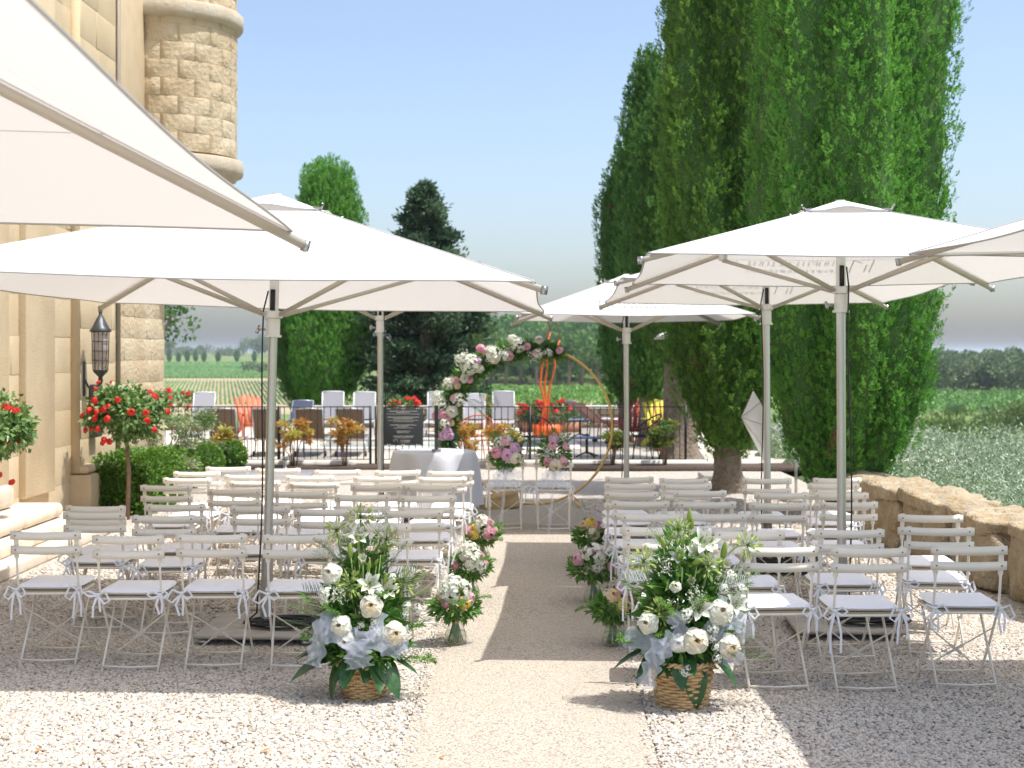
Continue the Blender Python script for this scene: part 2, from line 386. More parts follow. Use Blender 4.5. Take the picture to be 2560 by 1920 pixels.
# terrace block (gravel on top)
mb = MB()
NX, NY = 60, 90
G = np.zeros((NX, NY, 3))
for i, x in enumerate(np.linspace(-16, 4.3, NX)):
    for j, y in enumerate(np.linspace(-12, 23.9, NY)):
        G[i, j] = (x, y, .008 * fbm(x * 1.3, y * 1.3, 3))
mb.grid(G.transpose(1, 0, 2))
mb.box((-5.85, 5.95, -3.6), (20.3, 35.9, 7.1))
struct(mb.obj('gravel_terrace', [M_GRAVEL], smooth=False))
def path_l(Y): return np.interp(Y, [5, 8, 18.6], [-.545, -.515, -.50])
def path_r(Y): return np.interp(Y, [5, 8.6, 16, 18.6], [.655, .712, .86, .90])
mb = MB(); ys = np.linspace(2.0, 18.4, 50); rr = random.Random(4)
G = np.array([[(path_l(y) + .012 * fbm(y * 9, 1.0, 1), y, .014), (path_l(y) * .3 + .3 * path_r(y), y, .016), (path_r(y) + .012 * fbm(y * 9, 5.0, 2), y, .014)] for y in ys])
mb.grid(G[:, ::-1]); struct(mb.obj('aisle_path', M_PATH, smooth=True))

# loose pebbles: countless, spread on the terrace beside the aisle
def pebbles(name, polys, density, size, label, seed):
    mb = MB()
    for p in polys: mb.add(p, [tuple(range(len(p)))])
    o = mb.obj(name, M_PEB); stuff(o, label, 'gravel')
    ng = bpy.data.node_groups.new(name + '_scatter', 'GeometryNodeTree')
    ng.interface.new_socket('Geometry', in_out='INPUT', socket_type='NodeSocketGeometry')
    ng.interface.new_socket('Geometry', in_out='OUTPUT', socket_type='NodeSocketGeometry')
    N = ng.nodes.new; L = ng.links.new
    gi = N('NodeGroupInput'); go = N('NodeGroupOutput')
    d = N('GeometryNodeDistributePointsOnFaces'); d.inputs['Density'].default_value = density; d.inputs['Seed'].default_value = seed
    ic = N('GeometryNodeMeshIcoSphere'); ic.inputs['Radius'].default_value = size; ic.inputs['Subdivisions'].default_value = 2
    tr = N('GeometryNodeTransform'); tr.inputs['Scale'].default_value = (1.0, .74, .55)
    ip = N('GeometryNodeInstanceOnPoints')
    rv = N('FunctionNodeRandomValue'); rv.data_type = 'FLOAT_VECTOR'; rv.inputs[0].default_value = (-.55, -.55, 0); rv.inputs[1].default_value = (.55, .55, 6.283)
    rs = N('FunctionNodeRandomValue'); rs.data_type = 'FLOAT'; rs.inputs[2].default_value = .55; rs.inputs[3].default_value = 1.3; rs.inputs['Seed'].default_value = seed + 5
    sm = N('GeometryNodeSetMaterial'); sm.inputs['Material'].default_value = M_PEB
    L(gi.outputs[0], d.inputs['Mesh']); L(d.outputs['Points'], ip.inputs['Points']); L(ic.outputs['Mesh'], tr.inputs[0]); L(tr.outputs[0], sm.inputs[0])
    L(sm.outputs[0], ip.inputs['Instance']); L(rv.outputs[0], ip.inputs['Rotation']); L(rs.outputs[1], ip.inputs['Scale']); L(ip.outputs[0], go.inputs[0])
    mo = o.modifiers.new('scatter', 'NODES'); mo.node_group = ng
    return o
def strip(y0, y1, side, n=8, wide=.39):
    P = []
    for a, b in zip(np.linspace(y0, y1, n)[:-1], np.linspace(y0, y1, n)[1:]):
        if side < 0: P.append([(max(-wide * a, -4.15), a, .006), (path_l(a) - .01, a, .006), (path_l(b) - .01, b, .006), (max(-wide * b, -4.15), b, .006)])
        else: P.append([(path_r(a) + .01, a, .006), (min(wide * a, 3.75), a, .006), (min(wide * b, 3.75), b, .006), (path_r(b) + .01, b, .006)])
    return P
pebbles('gravel', strip(5.9, 10.4, -1) + strip(5.9, 10.4, 1), 5200, .0120, 'pale round pebbles covering the terrace beside the aisle', 1)
pebbles('gravel', strip(10.4, 18.4, -1) + strip(10.4, 18.4, 1), 1500, .0155, 'pale pebbles under the rows of folding chairs', 7)

pebbles('gravel', [[(path_l(a) - .03, a, .012), (path_l(a) + .055, a, .018), (path_l(b) + .055, b, .018), (path_l(b) - .03, b, .012)] for a, b in zip(np.linspace(6, 17, 12)[:-1], np.linspace(6, 17, 12)[1:])] + [[(path_r(a) - .055, a, .018), (path_r(a) + .03, a, .012), (path_r(b) + .03, b, .012), (path_r(b) - .055, b, .018)] for a, b in zip(np.linspace(6, 17, 12)[:-1], np.linspace(6, 17, 12)[1:])], 1000, .011, 'stray pebbles spilling over both edges of the aisle', 12)
# far terrain, one sheet to the horizon
def prof(r, k):
    if k == 0: return np.interp(r, [0, 45, 120, 280, 400, 424, 640, 1000, 2400, 12000], [-7, -7, -11, -8.17, -6.53, -6.2, -3.13, -.34, .3, .0])
    if k == 1: return np.interp(r, [0, 45, 100, 200, 240, 300, 420, 12000], [-7, -5, -1.9, -3.7, -3.9, -2.2, 0, 0])
    return np.interp(r, [0, 20, 45, 60, 85, 110, 150, 181, 267, 300, 400, 12000], [-2.0, -2.0, -2.1, -2.5, -3.9, -4.9, -5.5, -6.5, -6.4, -6.2, -5, -1.0])
def terr(X, Y):
    X = np.asarray(X, float); Y = np.asarray(Y, float); r = np.hypot(X, Y); a = np.arctan2(X, Y)
    ss = lambda t: t * t * (3 - 2 * t)
    wr = ss(np.clip((a - .13) / .10, 0, 1)); wl = ss(np.clip((-.02 - a) / .09, 0, 1))
    wl = np.where(r > 60, wl, wl); back = np.clip((np.abs(a) - 1.2) / .4, 0, 1)
    z = wl * prof(r, 0) + wr * prof(r, 2) + (1 - wl - wr) * prof(r, 1)
    z = z * (1 - back) + back * prof(r, 0)
    return z + np.clip(r / 400, 0, 1) * .35 * fbm(X * .01, Y * .01, 4) * (r > 60)
M_GRASS = mat('field_grass', (.10, .17, .045), c2=(.17, .25, .075), noise=.05, c3=(.27, .25, .12), noise2=.16, rough=.95, bump=(1.2, .8, .4), spec=.1)
M_SOILF = mat('vineyard_soil', (.40, .30, .19), c2=(.46, .37, .25), noise=.2, c3=(.24, .25, .11), noise2=.5, rough=.95, spec=.1)
th = np.concatenate([np.linspace(-math.pi, -.55, 26)[:-1], np.linspace(-.55, .55, 111)[:-1], np.linspace(.55, math.pi, 27)])
rad = np.concatenate([[3, 8, 14], np.geomspace(20, 12000, 90)])
TH, RA = np.meshgrid(th, rad); X = RA * np.sin(TH); Y = RA * np.cos(TH)
G = np.stack([X, Y, terr(X, Y)], -1); mb = MB(); mb.grid(G[:, ::-1])
n1 = len(th)
mi = []
for i in range(len(rad) - 1):
    for j in range(n1 - 1):
        a = -(th[::-1][j] + th[::-1][j + 1]) / 2; a = (th[::-1][j] + th[::-1][j + 1]) / 2; r_ = rad[i]
        v = (-.36 < a < -.12 and 240 < r_ < 560) or (-.10 < a < .12 and 84 < r_ < 205)
        mi.append(1 if v else 0)
mb.fm = mi
struct(mb.obj('terrain', [M_GRASS, M_SOILF], smooth=True))

# vines in rows on the slopes
def vines(name, label, poly, rowdir, spacing, step, hh, seed, rowskip=0):
    rng = np.random.default_rng(seed); d = np.array(rowdir, float); d /= np.linalg.norm(d); nrm = np.array([-d[1], d[0]])
    P = np.array(poly, float); s = P @ d; t = P @ nrm
    pts = []
    for tt in np.arange(t.min(), t.max(), spacing):
        q = d[None] * np.arange(s.min(), s.max(), step)[:, None] + nrm[None] * tt
        pts.append(q)
    q = np.concatenate(pts)
    ins = np.ones(len(q), bool)
    for i in range(len(P)):
        a, b = P[i], P[(i + 1) % len(P)]; e = b - a
        ins &= (e[0] * (q[:, 1] - a[1]) - e[1] * (q[:, 0] - a[0])) > 0
    q = q[ins] + rng.normal(size=(ins.sum(), 2)) * .08
    k = 14; n = len(q) * k
    base = np.repeat(np.column_stack([q, terr(q[:, 0], q[:, 1])]), k, 0)
    off = rng.normal(size=(n, 3)) * np.array([.30, .30, .24]) * hh; off[:, 2] += .72 * hh
    D = rdir(rng, n); D[:, 2] += .5
    mb = MB(); mb.quads(leaves(base + off, D, rdir(rng, n), rng.uniform(.28, .5, n) * hh, rng.uniform(.22, .4, n) * hh), rng.uniform(0, 1, n))
    return stuff(mb.obj(name, M_VINE), label, 'vineyard')
def vine_rows(name, label, a0, a1, r0, r1, direc, spacing, hh, wd, seed):
    """continuous leafy rows running up the far slope"""
    rng = np.random.default_rng(seed); mb = MB(); d = np.array([direc, 1.0]); d /= np.linalg.norm(d)
    xa = min(a0 * r0, a0 * r1) - 60; xb = max(a1 * r0, a1 * r1) + 60
    for x0 in np.arange(xa, xb, spacing):
        ys_ = np.arange(r0, r1, 4.0); xs_ = x0 + direc * (ys_ - r0); ok = (xs_ / ys_ > a0) & (xs_ / ys_ < a1)
        if ok.sum() < 3: continue
        xs_, ys_ = xs_[ok], ys_[ok]; k = len(xs_); z = terr(xs_, ys_); h = hh * rng.uniform(.7, 1.25, k); ww = wd * rng.uniform(.75, 1.25, k); jx = rng.normal(size=k) * .05
        A = np.column_stack([xs_ - ww / 2 + jx, ys_, z - .1]); B = np.column_stack([xs_ - ww * .3 + jx, ys_, z + h]); C = np.column_stack([xs_ + ww * .3 + jx, ys_, z + h]); D_ = np.column_stack([xs_ + ww / 2 + jx, ys_, z - .1]); t_ = rng.uniform(0, 1, k - 1)
        for p, q in ((A, B), (B, C), (C, D_)): mb.quads(np.stack([p[:-1], q[:-1], q[1:], p[1:]], 1), t_)
        mb.quads(np.stack([A[:1], D_[:1], C[:1], B[:1]], 1), [.5])
    return stuff(mb.obj(name, M_VINE), label, 'vineyard')
vine_rows('vineyard', 'green vine rows slanting up the pale slope beyond the house', -.30, -.13, 425, 540, -.10, 1.15, .55, .55, 1)
vine_rows('vineyard', 'straight young vine rows on the lower slope beyond the railing', -.30, -.12, 276, 400, -.205, .95, .40, .40, 2)
vine_rows('vineyard', 'closed green vine field along the far lane', -.30, -.13, 542, 634, -.05, .9, .6, .75, 5)
vines('vineyard', 'strip of leafy vines in front of the wooded hill', [(-10, 84), (11, 84), (24, 196), (-20, 196)], (.45, 1), 2.3, .9, .75, 3)
vines('vineyard', 'bright green vine field below the pine wood', [(48, 186), (92, 186), (130, 258), (66, 258)], (1, .3), 2.0, 1.5, 1.25, 4)

# pool terrace
mb = MB(); mb.box((-2.5, 28.05, -3.49), (19, 8.3, 7.0)); 
d = mb.obj('pool_deck', M_DECK); struct(d); d.hide_render = False
COL.objects.unlink(d); bpy.data.objects.remove(d)
PX0, PX1, PY0, PY1 = -4.1, 1.05, 27.7, 30.3
mb = MB()
for c, s_ in (((-8.05, 30.0), (7.9, 12.2)), ((4.525, 30.0), (6.95, 12.2)), ((-1.525, (23.9 + PY0) / 2), (5.15, PY0 - 23.9)), ((-1.525, (PY1 + 36.1) / 2), (5.15, 36.1 - PY1))):
    mb.box((c[0], c[1], -3.485), (s_[0], s_[1], 7.01))
struct(mb.obj('pool_deck', M_DECK))
mb = MB(); mb.box((-1.525, 29, -.6), (5.15, 2.6, 1.1)); struct(mb.obj('pool_water', M_POOL))
mb = MB()
for c, s_ in (((-1.525, PY0 - .15), (5.75, .3)), ((-1.525, PY1 + .15), (5.75, .3)), ((PX0 - .15, 29), (.3, 2.6)), ((PX1 + .15, 29), (.3, 2.6))):
    mb.bbox((c[0], c[1], .03), (s_[0] - .004, s_[1], .06), .012)
struct(mb.obj('pool_coping', M_COPING))
# planting bed along the fence with its dark edging
mb = MB(); mb.box((-3.4, 23.45, .012), (3.1, .75, .05)); mb.box((3.0, 23.25, .02), (4.4, 1.0, .07)); struct(mb.obj('planting_bed', M_SOIL))
mb = MB(); mb.box((1.1, 23.7, .05), (6.0, .16, .12)); mb.box((-5.2, 23.7, .05), (5.2, .16, .12)); struct(mb.obj('fence_kerb', M_COPING))
mb = MB(); mb.box((-4.05, 21.9, .012), (1.9, 1.5, .03)); struct(mb.obj('slate_bed', M_SLATEG))
# ================================================================ stone house with corner turret
house = thing('stone_house', 'tall golden limestone house with pilasters and a round corner turret', 'house', (-5.06, 16, 0))
HX, HY = -5.06, 16.0
def hpart(mb, name, m, parent=house, smooth=False):
    o = mb.obj(name, m, parent, smooth); o.location = (-HX, -HY, 0) if parent is house else (0, 0, 0); return o
mb = MB(); mb.box((-9.075, 14.2, 4.8), (8.0, 13.0, 9.6)); wall = hpart(mb, 'wall', M_LIMEJ)
mb = MB(); mb.box((-9.1, 14.2, 10.0), (8.7, 13.6, .35)); mb.box((-9.1, 14.2, 10.6), (6, 10, .9)); hpart(mb, 'roof', mat('clay_roof', (.42, .2, .11), c2=(.5, .3, .18), noise=3, rough=.9))
def stone_mesh(ch=.035, seed=0, mm=M_LIMES):
    """unit block: x = depth (front at x=1), y, z in -.5...5, chamfered and slightly lumpy front"""
    rg = random.Random(seed); V = [(0, -.5, -.5), (0, .5, -.5), (0, .5, .5), (0, -.5, .5)]
    V += [(.988, -.4995, -.4995), (.988, .4995, -.4995), (.988, .4995, .4995), (.988, -.4995, .4995)]
    c = ch
    V += [(1 + rg.uniform(-.008, .008), sy * (.5 - c * rg.uniform(.6, 1.5)), sz * (.5 - c * rg.uniform(.8, 2.2))) for sy, sz in ((-1, -1), (1, -1), (1, 1), (-1, 1))]
    V += [(1 + rg.uniform(-.004, .014), rg.uniform(-.2, .2), rg.uniform(-.2, .2))]
    Fc = [(0, 1, 5, 4), (1, 2, 6, 5), (2, 3, 7, 6), (3, 0, 4, 7), (4, 5, 9, 8), (5, 6, 10, 9), (6, 7, 11, 10), (7, 4, 8, 11), (8, 9, 12), (9, 10, 12), (10, 11, 12), (11, 8, 12)]
    mb = MB(); mb.add(V, Fc); return mb.mesh('stone', mm)
STN = [stone_mesh(.006, s) for s in range(4)]
rg = random.Random(11)
STR = [stone_mesh(.008, s + 9, M_LIMER) for s in range(4)]
def ashlar(xf, y0, y1, z0, z1, ch, lmin, lmax, depth, STN=STN):
    z = z0; k = 0
    while z < z1 - .05:
        h = ch * rg.uniform(.92, 1.08); y = y0 - (rg.uniform(0, lmin) if k % 2 else 0)
        while y < y1 - .02:
            l = rg.uniform(lmin, lmax); a = max(y, y0); b = min(y + l, y1)
            if y1 - b < .16: b = y1
            if b - a > .05:
                inst('stone', rg.choice(STN), wall, (xf - depth - HX, (a + b) / 2 - HY, z + h / 2), (0, 0, 0), (depth + rg.uniform(-.004, .004), b - a - .002, h - .002)).location += Vector((HX, HY, 0))
            y = b
        z += h; k += 1
wall.location = (-HX, -HY, 0)
ashlar(-5.06, 11.2, 16.32, .0, 6.6, .42, .62, 1.15, .09)     # portal side
ashlar(-4.95, 16.33, 17.74, .52, 6.9, .42, .55, .9, .14)     # pilaster
ashlar(-4.99, 17.86, 20.42, .0, 4.6, .30, .34, .62, .15, STR)     # rough corner
mb = MB(); mb.box((-5.018, 16.318, 3.7), (.122, .024, 6.36)); hpart(mb, 'pilaster_side', M_LIMES)
# pilaster base, portal mouldings
mb = MB(); mb.bbox((-5.0, 17.03, .25), (.36, 1.50, .5), .02); mb.bbox((-5.0, 17.03, .56), (.28, 1.44, .10), .03); hpart(mb, 'pilaster_base', M_LIMES)
mb = MB(); mb.bbox((-5.05, 15.05, 3.4), (.14, .92, 6.0), .012); hpart(mb, 'pilaster', M_LIMES)
mb = MB(); mb.bbox((-5.05, 14.0, 3.4), (.10, .30, 6.0), .012); hpart(mb, 'pilaster', M_LIMES)
mb = MB(); mb.tube([(-4.93, 17.80, 9.4), (-4.93, 17.80, 0.0)], .032, 8); hpart(mb, 'downpipe', mat('aged_zinc', (.36, .31, .24), rough=.6, metal=.3))
# turret
TC = Vector((-4.98, 20.62, 0))
tur = MB().lathe([(.90, 4.70), (.9765, 4.74), (.9765, 9.2)], 40).obj('turret', M_LIMEJ, house, True); tur.location = (TC.x - HX, TC.y - HY, 0)
def curved(ang, h):
    mb = MB(); n = 5; V = []; r0, r1, r2 = .93, .979, .982
    for i in range(n + 1):
        a = -ang / 2 + ang * i / n; e = .012 if i in (0, n) else 0.0
        rr_ = r2 - (.003 if i in (0, n) else 0) + rg.uniform(-.005, .005)
        for r_, z in ((r0, -h / 2), (r1, -h / 2), (rr_, -h / 2 + .006), (rr_, h / 2 - .006), (r1, h / 2), (r0, h / 2)): V.append((r_ * math.cos(a), r_ * math.sin(a), z))
    Fc = [(i * 6 + j, (i + 1) * 6 + j, (i + 1) * 6 + j + 1, i * 6 + j + 1) for i in range(n) for j in range(5)]
    Fc += [tuple(range(6)), tuple(n * 6 + j for j in range(6))[::-1]]
    mb.add(V, Fc); return mb.mesh('stone', M_LIMER)
CV = [curved(2 * math.pi / 13 - .004, .249), curved(2 * math.pi / 13 - .004, .249), curved(2 * math.pi / 9.5 - .008, .243)]
for k in range(15):
    n = 13; z = 4.83 + .252 * k
    for j in range(n):
        a = 2 * math.pi * (j + .5 * (k % 2)) / n
        if math.cos(a + .6) < -.5: continue
        inst('stone', CV[rg.randrange(2)], tur, (0, 0, z + .0), (0, 0, a))
def cornice(z, name='cornice'):
    o = MB().lathe([(.90, z - .12), (.965, z - .11), (.975, z - .06), (1.05, z - .045), (1.07, z + .0), (1.07, z + .15), (1.05, z + .17), (.95, z + .175)], 48).obj(name, mat('weathered_cornice', (.46, .38, .27), c2=(.52, .46, .36), noise=4, rough=.95, bump=(18, .6, .02)), house, True)
    o.location = (TC.x - HX, TC.y - HY, 0)
cornice(4.50); cornice(6.62)
o = MB().lathe([(.05, 2.9), (.22, 3.05), (.40, 3.5), (.62, 3.9), (.80, 4.15), (.90, 4.3), (.90, 4.7)], 40).obj('corbel', M_LIMES, house, True); o.location = (TC.x - HX, TC.y - HY, 0)
# door steps
steps = thing('stone_steps', 'worn pale stone steps with rounded nosings before the house portal', 'steps', (-4.6, 13.8, 0))
def sp(mb, n_): 
    o = mb.obj(n_, M_STEP, steps, 'auto'); o.location = (4.6, -13.8, 0)
def slab(x0, x1, y0, y1, z0, z1, k=3, nose=.03):
    ws = np.linspace(y0, y1, k + 1)
    for a, b in zip(ws[:-1], ws[1:]):
        mb = MB(); mb.bbox(((x0 + x1) / 2, (a + b) / 2, (z0 + z1) / 2), (x1 - x0, b - a - .008, z1 - z0 - .004), nose, n=3); sp(mb, 'step_slab')
slab(-5.2, -4.22, 11.6, 15.6, 0, .11, 3, .02)
slab(-5.2, -4.42, 11.3, 15.1, .11, .22, 3, .02)
slab(-5.2, -4.60, 11.2, 14.62, .222, .37, 3, .06)
slab(-5.3, -4.92, 11.2, 14.1, .372, .60, 3, .06)
# wall lantern
lan = thing('wall_lantern', 'black wrought iron lantern with pointed roof on the house wall', 'lantern', (-4.74, 16.38, 1.5))
def lp(mb, n_, m=M_LANT, smooth=False): return mb.obj(n_, m, lan, smooth)
z0 = px(250, 925, 16.38).z - 1.5; z1 = px(250, 830, 16.38).z - 1.5; zt = px(250, 770, 16.38).z - 1.5
mb = MB(); mb.lathe([(.125, z1), (.13, z1 + .015), (.10, z1 + .05), (.045, z1 + .16), (.02, z1 + .20), (.02, z1 + .22), (.03, z1 + .25), (.006, zt)], 6); lp(mb, 'roof')
for j in range(6):
    a = 2 * math.pi * j / 6; mb = MB(); mb.tube([(.10 * math.cos(a), .10 * math.sin(a), z1), (.085 * math.cos(a), .085 * math.sin(a), z0)], .007, 5); lp(mb, 'bar')
for zz in np.linspace(z0, z1, 5):
    mb = MB(); r_ = .087 + .014 * (zz - z0) / (z1 - z0); mb.tube([(r_ * math.cos(R(60 * j)), r_ * math.sin(R(60 * j)), zz) for j in range(6)], .006, 4, closed=True); lp(mb, 'band')
mb = MB(); mb.lathe([(.075, z0 + .01), (.088, z1 - .01)], 6); lp(mb, 'glass_pane', mat('lantern_glass', (.35, .30, .30), rough=.25, alpha=.55))
mb = MB(); mb.lathe([(.012, z0 - .18), (.03, z0 - .13), (.025, z0 - .08), (.085, z0 - .02), (.088, z0)], 6); lp(mb, 'finial')
mb = MB(); mb.tube([(0, 0, z0 - .15), (-.07, 0, z0 - .22), (-.14, .02, z0 - .20), (-.20, .04, z0 - .1)], .014, 6); mb.tube([(-.20, .04, z0 - .3), (-.20, .04, z0 + .1)], .016, 6); lp(mb, 'bracket', M_LANT)
# grey wall box under the lantern
mb = MB(); mb.bbox((0, 0, 0), (.08, .26, .62), .012); o = mb.obj('letter_box', M_LANT); o.location = (-4.90, 16.75, 1.22)
tag(o, 'flat dark metal wall box half hidden behind the standard rose', 'box')
# ================================================================ trees and shrubs
M_DRY = mat('dry_foliage', (.20, .11, .045), c2=(.34, .22, .10), var='tint', rough=.9, transl=.2)
def cypress(name, label, X, Y, H, Rm, seed, n, m, z0=.5, trunk_r=.16, top=.55, group=None, lean=(0, 0), base_z=0.0, tuft=1.0, lobes=7, twin=None, squat=.0, taper=1.0, dens=2.0, fine=1.0):
    """dense upright cypress: vertical lobes covered with upward plumes of small scale leaves"""
    rng = np.random.default_rng(seed); n = int(n * dens); t = thing(name, label, 'tree', (X, Y, base_z), 0, group)
    def rad(u, a):
        body = np.interp(u, [0, .06, .16, .35, top, .8, .95, 1], [.25, .62, .90, 1.0, .97, .72 * taper, .34 * taper, .02]) if not squat else np.interp(u, [0, .06, .16, .35, .6, .8, .97, 1], [.25, .62, .9, 1, .88, .68, .52, .12])
        lob = 1 + .06 * np.sin(19 * a + 23 * u + seed) * np.sin(95 * u * H / 10 + 7 * a) + .06 * np.sin(11 * a - 13 * u) * np.sin(47 * u * H / 10 + 5 * a + seed) + .12 * np.sin(lobes * a + 2.2 * np.sin(4 * u + seed)) + .07 * np.sin((lobes * 2 + 1) * a - 5 * u + seed) + .06 * np.sin(11 * u + 3 * a + seed)
        return Rm * body * lob
    def pt(u, a, s=1.0):
        r_ = rad(u, a) * s; zz = z0 + (H - z0) * u
        return np.column_stack([r_ * np.cos(a) + lean[0] * zz, r_ * np.sin(a) + lean[1] * zz, zz])
    mb = MB()
    # dark core added to close the crown and block light, with a rough surface
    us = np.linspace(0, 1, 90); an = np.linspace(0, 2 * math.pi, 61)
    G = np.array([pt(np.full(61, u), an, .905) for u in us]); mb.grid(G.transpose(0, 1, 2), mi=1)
    n = int(n * .75)
    m2 = int(2 * math.pi * Rm * (H - z0) * 520 / tuft ** 2); a2 = rng.uniform(math.pi - .4, 2 * math.pi + .4, m2); u2 = rng.uniform(0, 1, m2)
    O2 = np.column_stack([np.cos(a2), np.sin(a2), np.zeros(m2)]); L2 = rng.uniform(.04, .085, m2) * tuft * fine
    mb.quads(leaves(pt(u2, a2, rng.uniform(.90, .94, m2)), O2 * rng.uniform(.1, .8, (m2, 1)) + [0, 0, 1.0] + rng.normal(size=(m2, 3)) * .4, O2 + rdir(rng, m2) * .7, L2, L2 * .45), np.clip(rng.normal(.30, .16, m2), 0, 1), 0)
    # bushy clumps that stand proud of the body; plumes sit on them, dark clefts stay between
    cs = .105 * tuft; nc = max(60, int(2 * math.pi * Rm * (H - z0) / (cs * cs * 2.9)))
    ii = np.arange(nc); cu = np.clip((ii + .5) / nc + rng.normal(size=nc) * .004, 0, 1); ca = (2 * math.pi * ii * .6180339 + rng.normal(size=nc) * .05) % (2 * math.pi); CC = pt(cu, ca, rng.uniform(.90, .97, nc)); csz = rng.uniform(.75, 1.3, nc) * cs
    seen = np.where((np.sin(ca) < .3), 1.0, .4) * csz ** 2; ci = rng.choice(nc, n, p=seen / seen.sum())
    O = np.column_stack([np.cos(ca), np.sin(ca), np.zeros(nc)])[ci]; TT = np.column_stack([-np.sin(ca), np.cos(ca), np.zeros(nc)])[ci]
    dd = rdir(rng, n); dd[:, 0] = np.where(rng.random(n) < .28, -np.abs(dd[:, 0]) * .8, np.abs(dd[:, 0])); UP = np.array([0, 0, 1.0])
    B = CC[ci] + (O * (dd[:, :1] * 1.0) + TT * (dd[:, 1:2] * .95) + UP * (dd[:, 2:] * 1.75) + O * .05) * csz[ci][:, None]
    AX = UP * .95 + (O * dd[:, :1] + TT * dd[:, 1:2]) * rng.uniform(.3, .9, (n, 1)) + UP * dd[:, 2:] * .4 + rng.normal(size=(n, 3)) * .15
    AX /= np.linalg.norm(AX, axis=1, keepdims=True); ctint = rng.normal(0, .13, nc)[ci]
    k = 14; s = rng.uniform(.6, 1.25, n) * tuft * .085
    idx = np.repeat(np.arange(n), k); f = np.tile(np.linspace(0, 1, k), n) + rng.normal(size=n * k) * .03
    side = rdir(rng, n * k); side -= (side * AX[idx]).sum(1, keepdims=True) * AX[idx]
    w_ = (np.sin(np.clip(f, 0, 1) * 2.7 + .35) * .30)[:, None] * s[idx][:, None]
    P = B[idx] + AX[idx] * (f * s[idx])[:, None] + side * w_ * rng.uniform(.2, 1, (n * k, 1))
    D = AX[idx] * .9 + side * rng.uniform(.2, 1.0, (n * k, 1)) + O[idx] * .2
    NN = ((B - CC[ci]) / csz[ci][:, None])[idx] * [1, 1, .7] + O[idx] * .25 + rdir(rng, n * k) * .38
    L_ = rng.uniform(.03, .06, n * k) * (tuft ** 1.1) * fine; W_ = L_ * rng.uniform(.42, .7, n * k)
    tint = np.clip(np.repeat(rng.normal(.42, .15, n) + ctint, k) + rng.normal(size=n * k) * .07, 0, 1)
    Q = leaves(P, D, NN, L_, W_); dead = np.zeros(n, bool)
    for j in range(int(5 + H)):                                # dry brown patches
        c0 = rng.integers(0, n); dead |= (rng.random() < (.7 if tuft < 1.3 else .25)) & (np.linalg.norm((B - B[c0]) * [1, 1, .6], axis=1) < rng.uniform(.05, .13) * tuft) & (rng.random(n) < .7)
    dk = np.repeat(dead, k); mb.quads(Q[~dk], tint[~dk], 0); mb.quads(Q[dk], tint[dk], 2)
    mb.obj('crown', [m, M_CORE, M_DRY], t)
    # trunk with ridges
    tb = MB(); zs = np.linspace(-.02, z0 + (H - z0) * .35, 16); an = np.linspace(0, 2 * math.pi, 23)
    G = []
    for z in zs:
        r_ = trunk_r * (1 + .55 * math.exp(-z / .16)) * (1 - .12 * z / H) * (1 + .10 * np.sin(6 * an + z * 1.2) + .06 * np.sin(11 * an - 2 * z))
        G.append(np.column_stack([r_ * np.cos(an) + lean[0] * z, r_ * np.sin(an) + lean[1] * z, np.full(23, z)]))
    tb.grid(np.array(G)); tb.obj('trunk', M_BARK, t, True)
    return t
GC = 'cypresses by the terrace wall'
cypress('cypress_tree', 'broad rounded green cypress filling the corner beside the terrace wall', 3.88, 16.5, 10.8, 1.03, 3, 6800, M_CYP2, z0=.28, trunk_r=.20, top=.62, lobes=6, tuft=.95, dens=4.0, fine=.72)
cypress('cypress_tree', 'tall olive green cypress on a short bare trunk behind the chairs', 2.95, 19.4, 11.5, .87, 5, 5200, M_CYP, z0=.62, trunk_r=.17, top=.5, lobes=5, lean=(-.006, 0), dens=3.4, fine=.78)
cypress('cypress_tree', 'dark cypress with ridged thick trunk rising just beyond the fence end', 2.95, 24.9, 6.6, .86, 8, 2600, M_CYPD, z0=1.75, trunk_r=.27, top=.55, lobes=5, tuft=1.15, dens=2.6, fine=.8)
cypress('cypress_tree', 'slim pointed dark cypress with twin tips behind the pool', 2.72, 28.6, 7.8, .60, 9, 2600, M_CYPD, z0=1.0, trunk_r=.14, top=.5, lobes=4, tuft=1.2, dens=2.8, fine=.78)
cypress('cypress_tree', 'short round-shouldered dark cypress at the pool corner', 2.33, 29.6, 6.05, .47, 10, 1500, M_CYPD, z0=.9, trunk_r=.10, top=.75, lobes=4, tuft=1.2, taper=1.25, dens=2.8, fine=.78)
cypress('cypress_tree', 'bright green clipped flat-topped cypress beyond the pool', gx(820, 38), 38, 6.8, 1.05, 12, 3600, M_CYP2, z0=.55, trunk_r=.2, top=.55, lobes=3, tuft=1.4, squat=1, dens=3.0, fine=.72)
cypress('cypress_tree', 'dark cypress tucked behind the flat-topped bright green one', gx(765, 39.5), 39.5, 5.9, .82, 13, 1700, M_CYPD, z0=.4, trunk_r=.2, top=.5, lobes=5, tuft=1.5, dens=2.4, fine=.75)
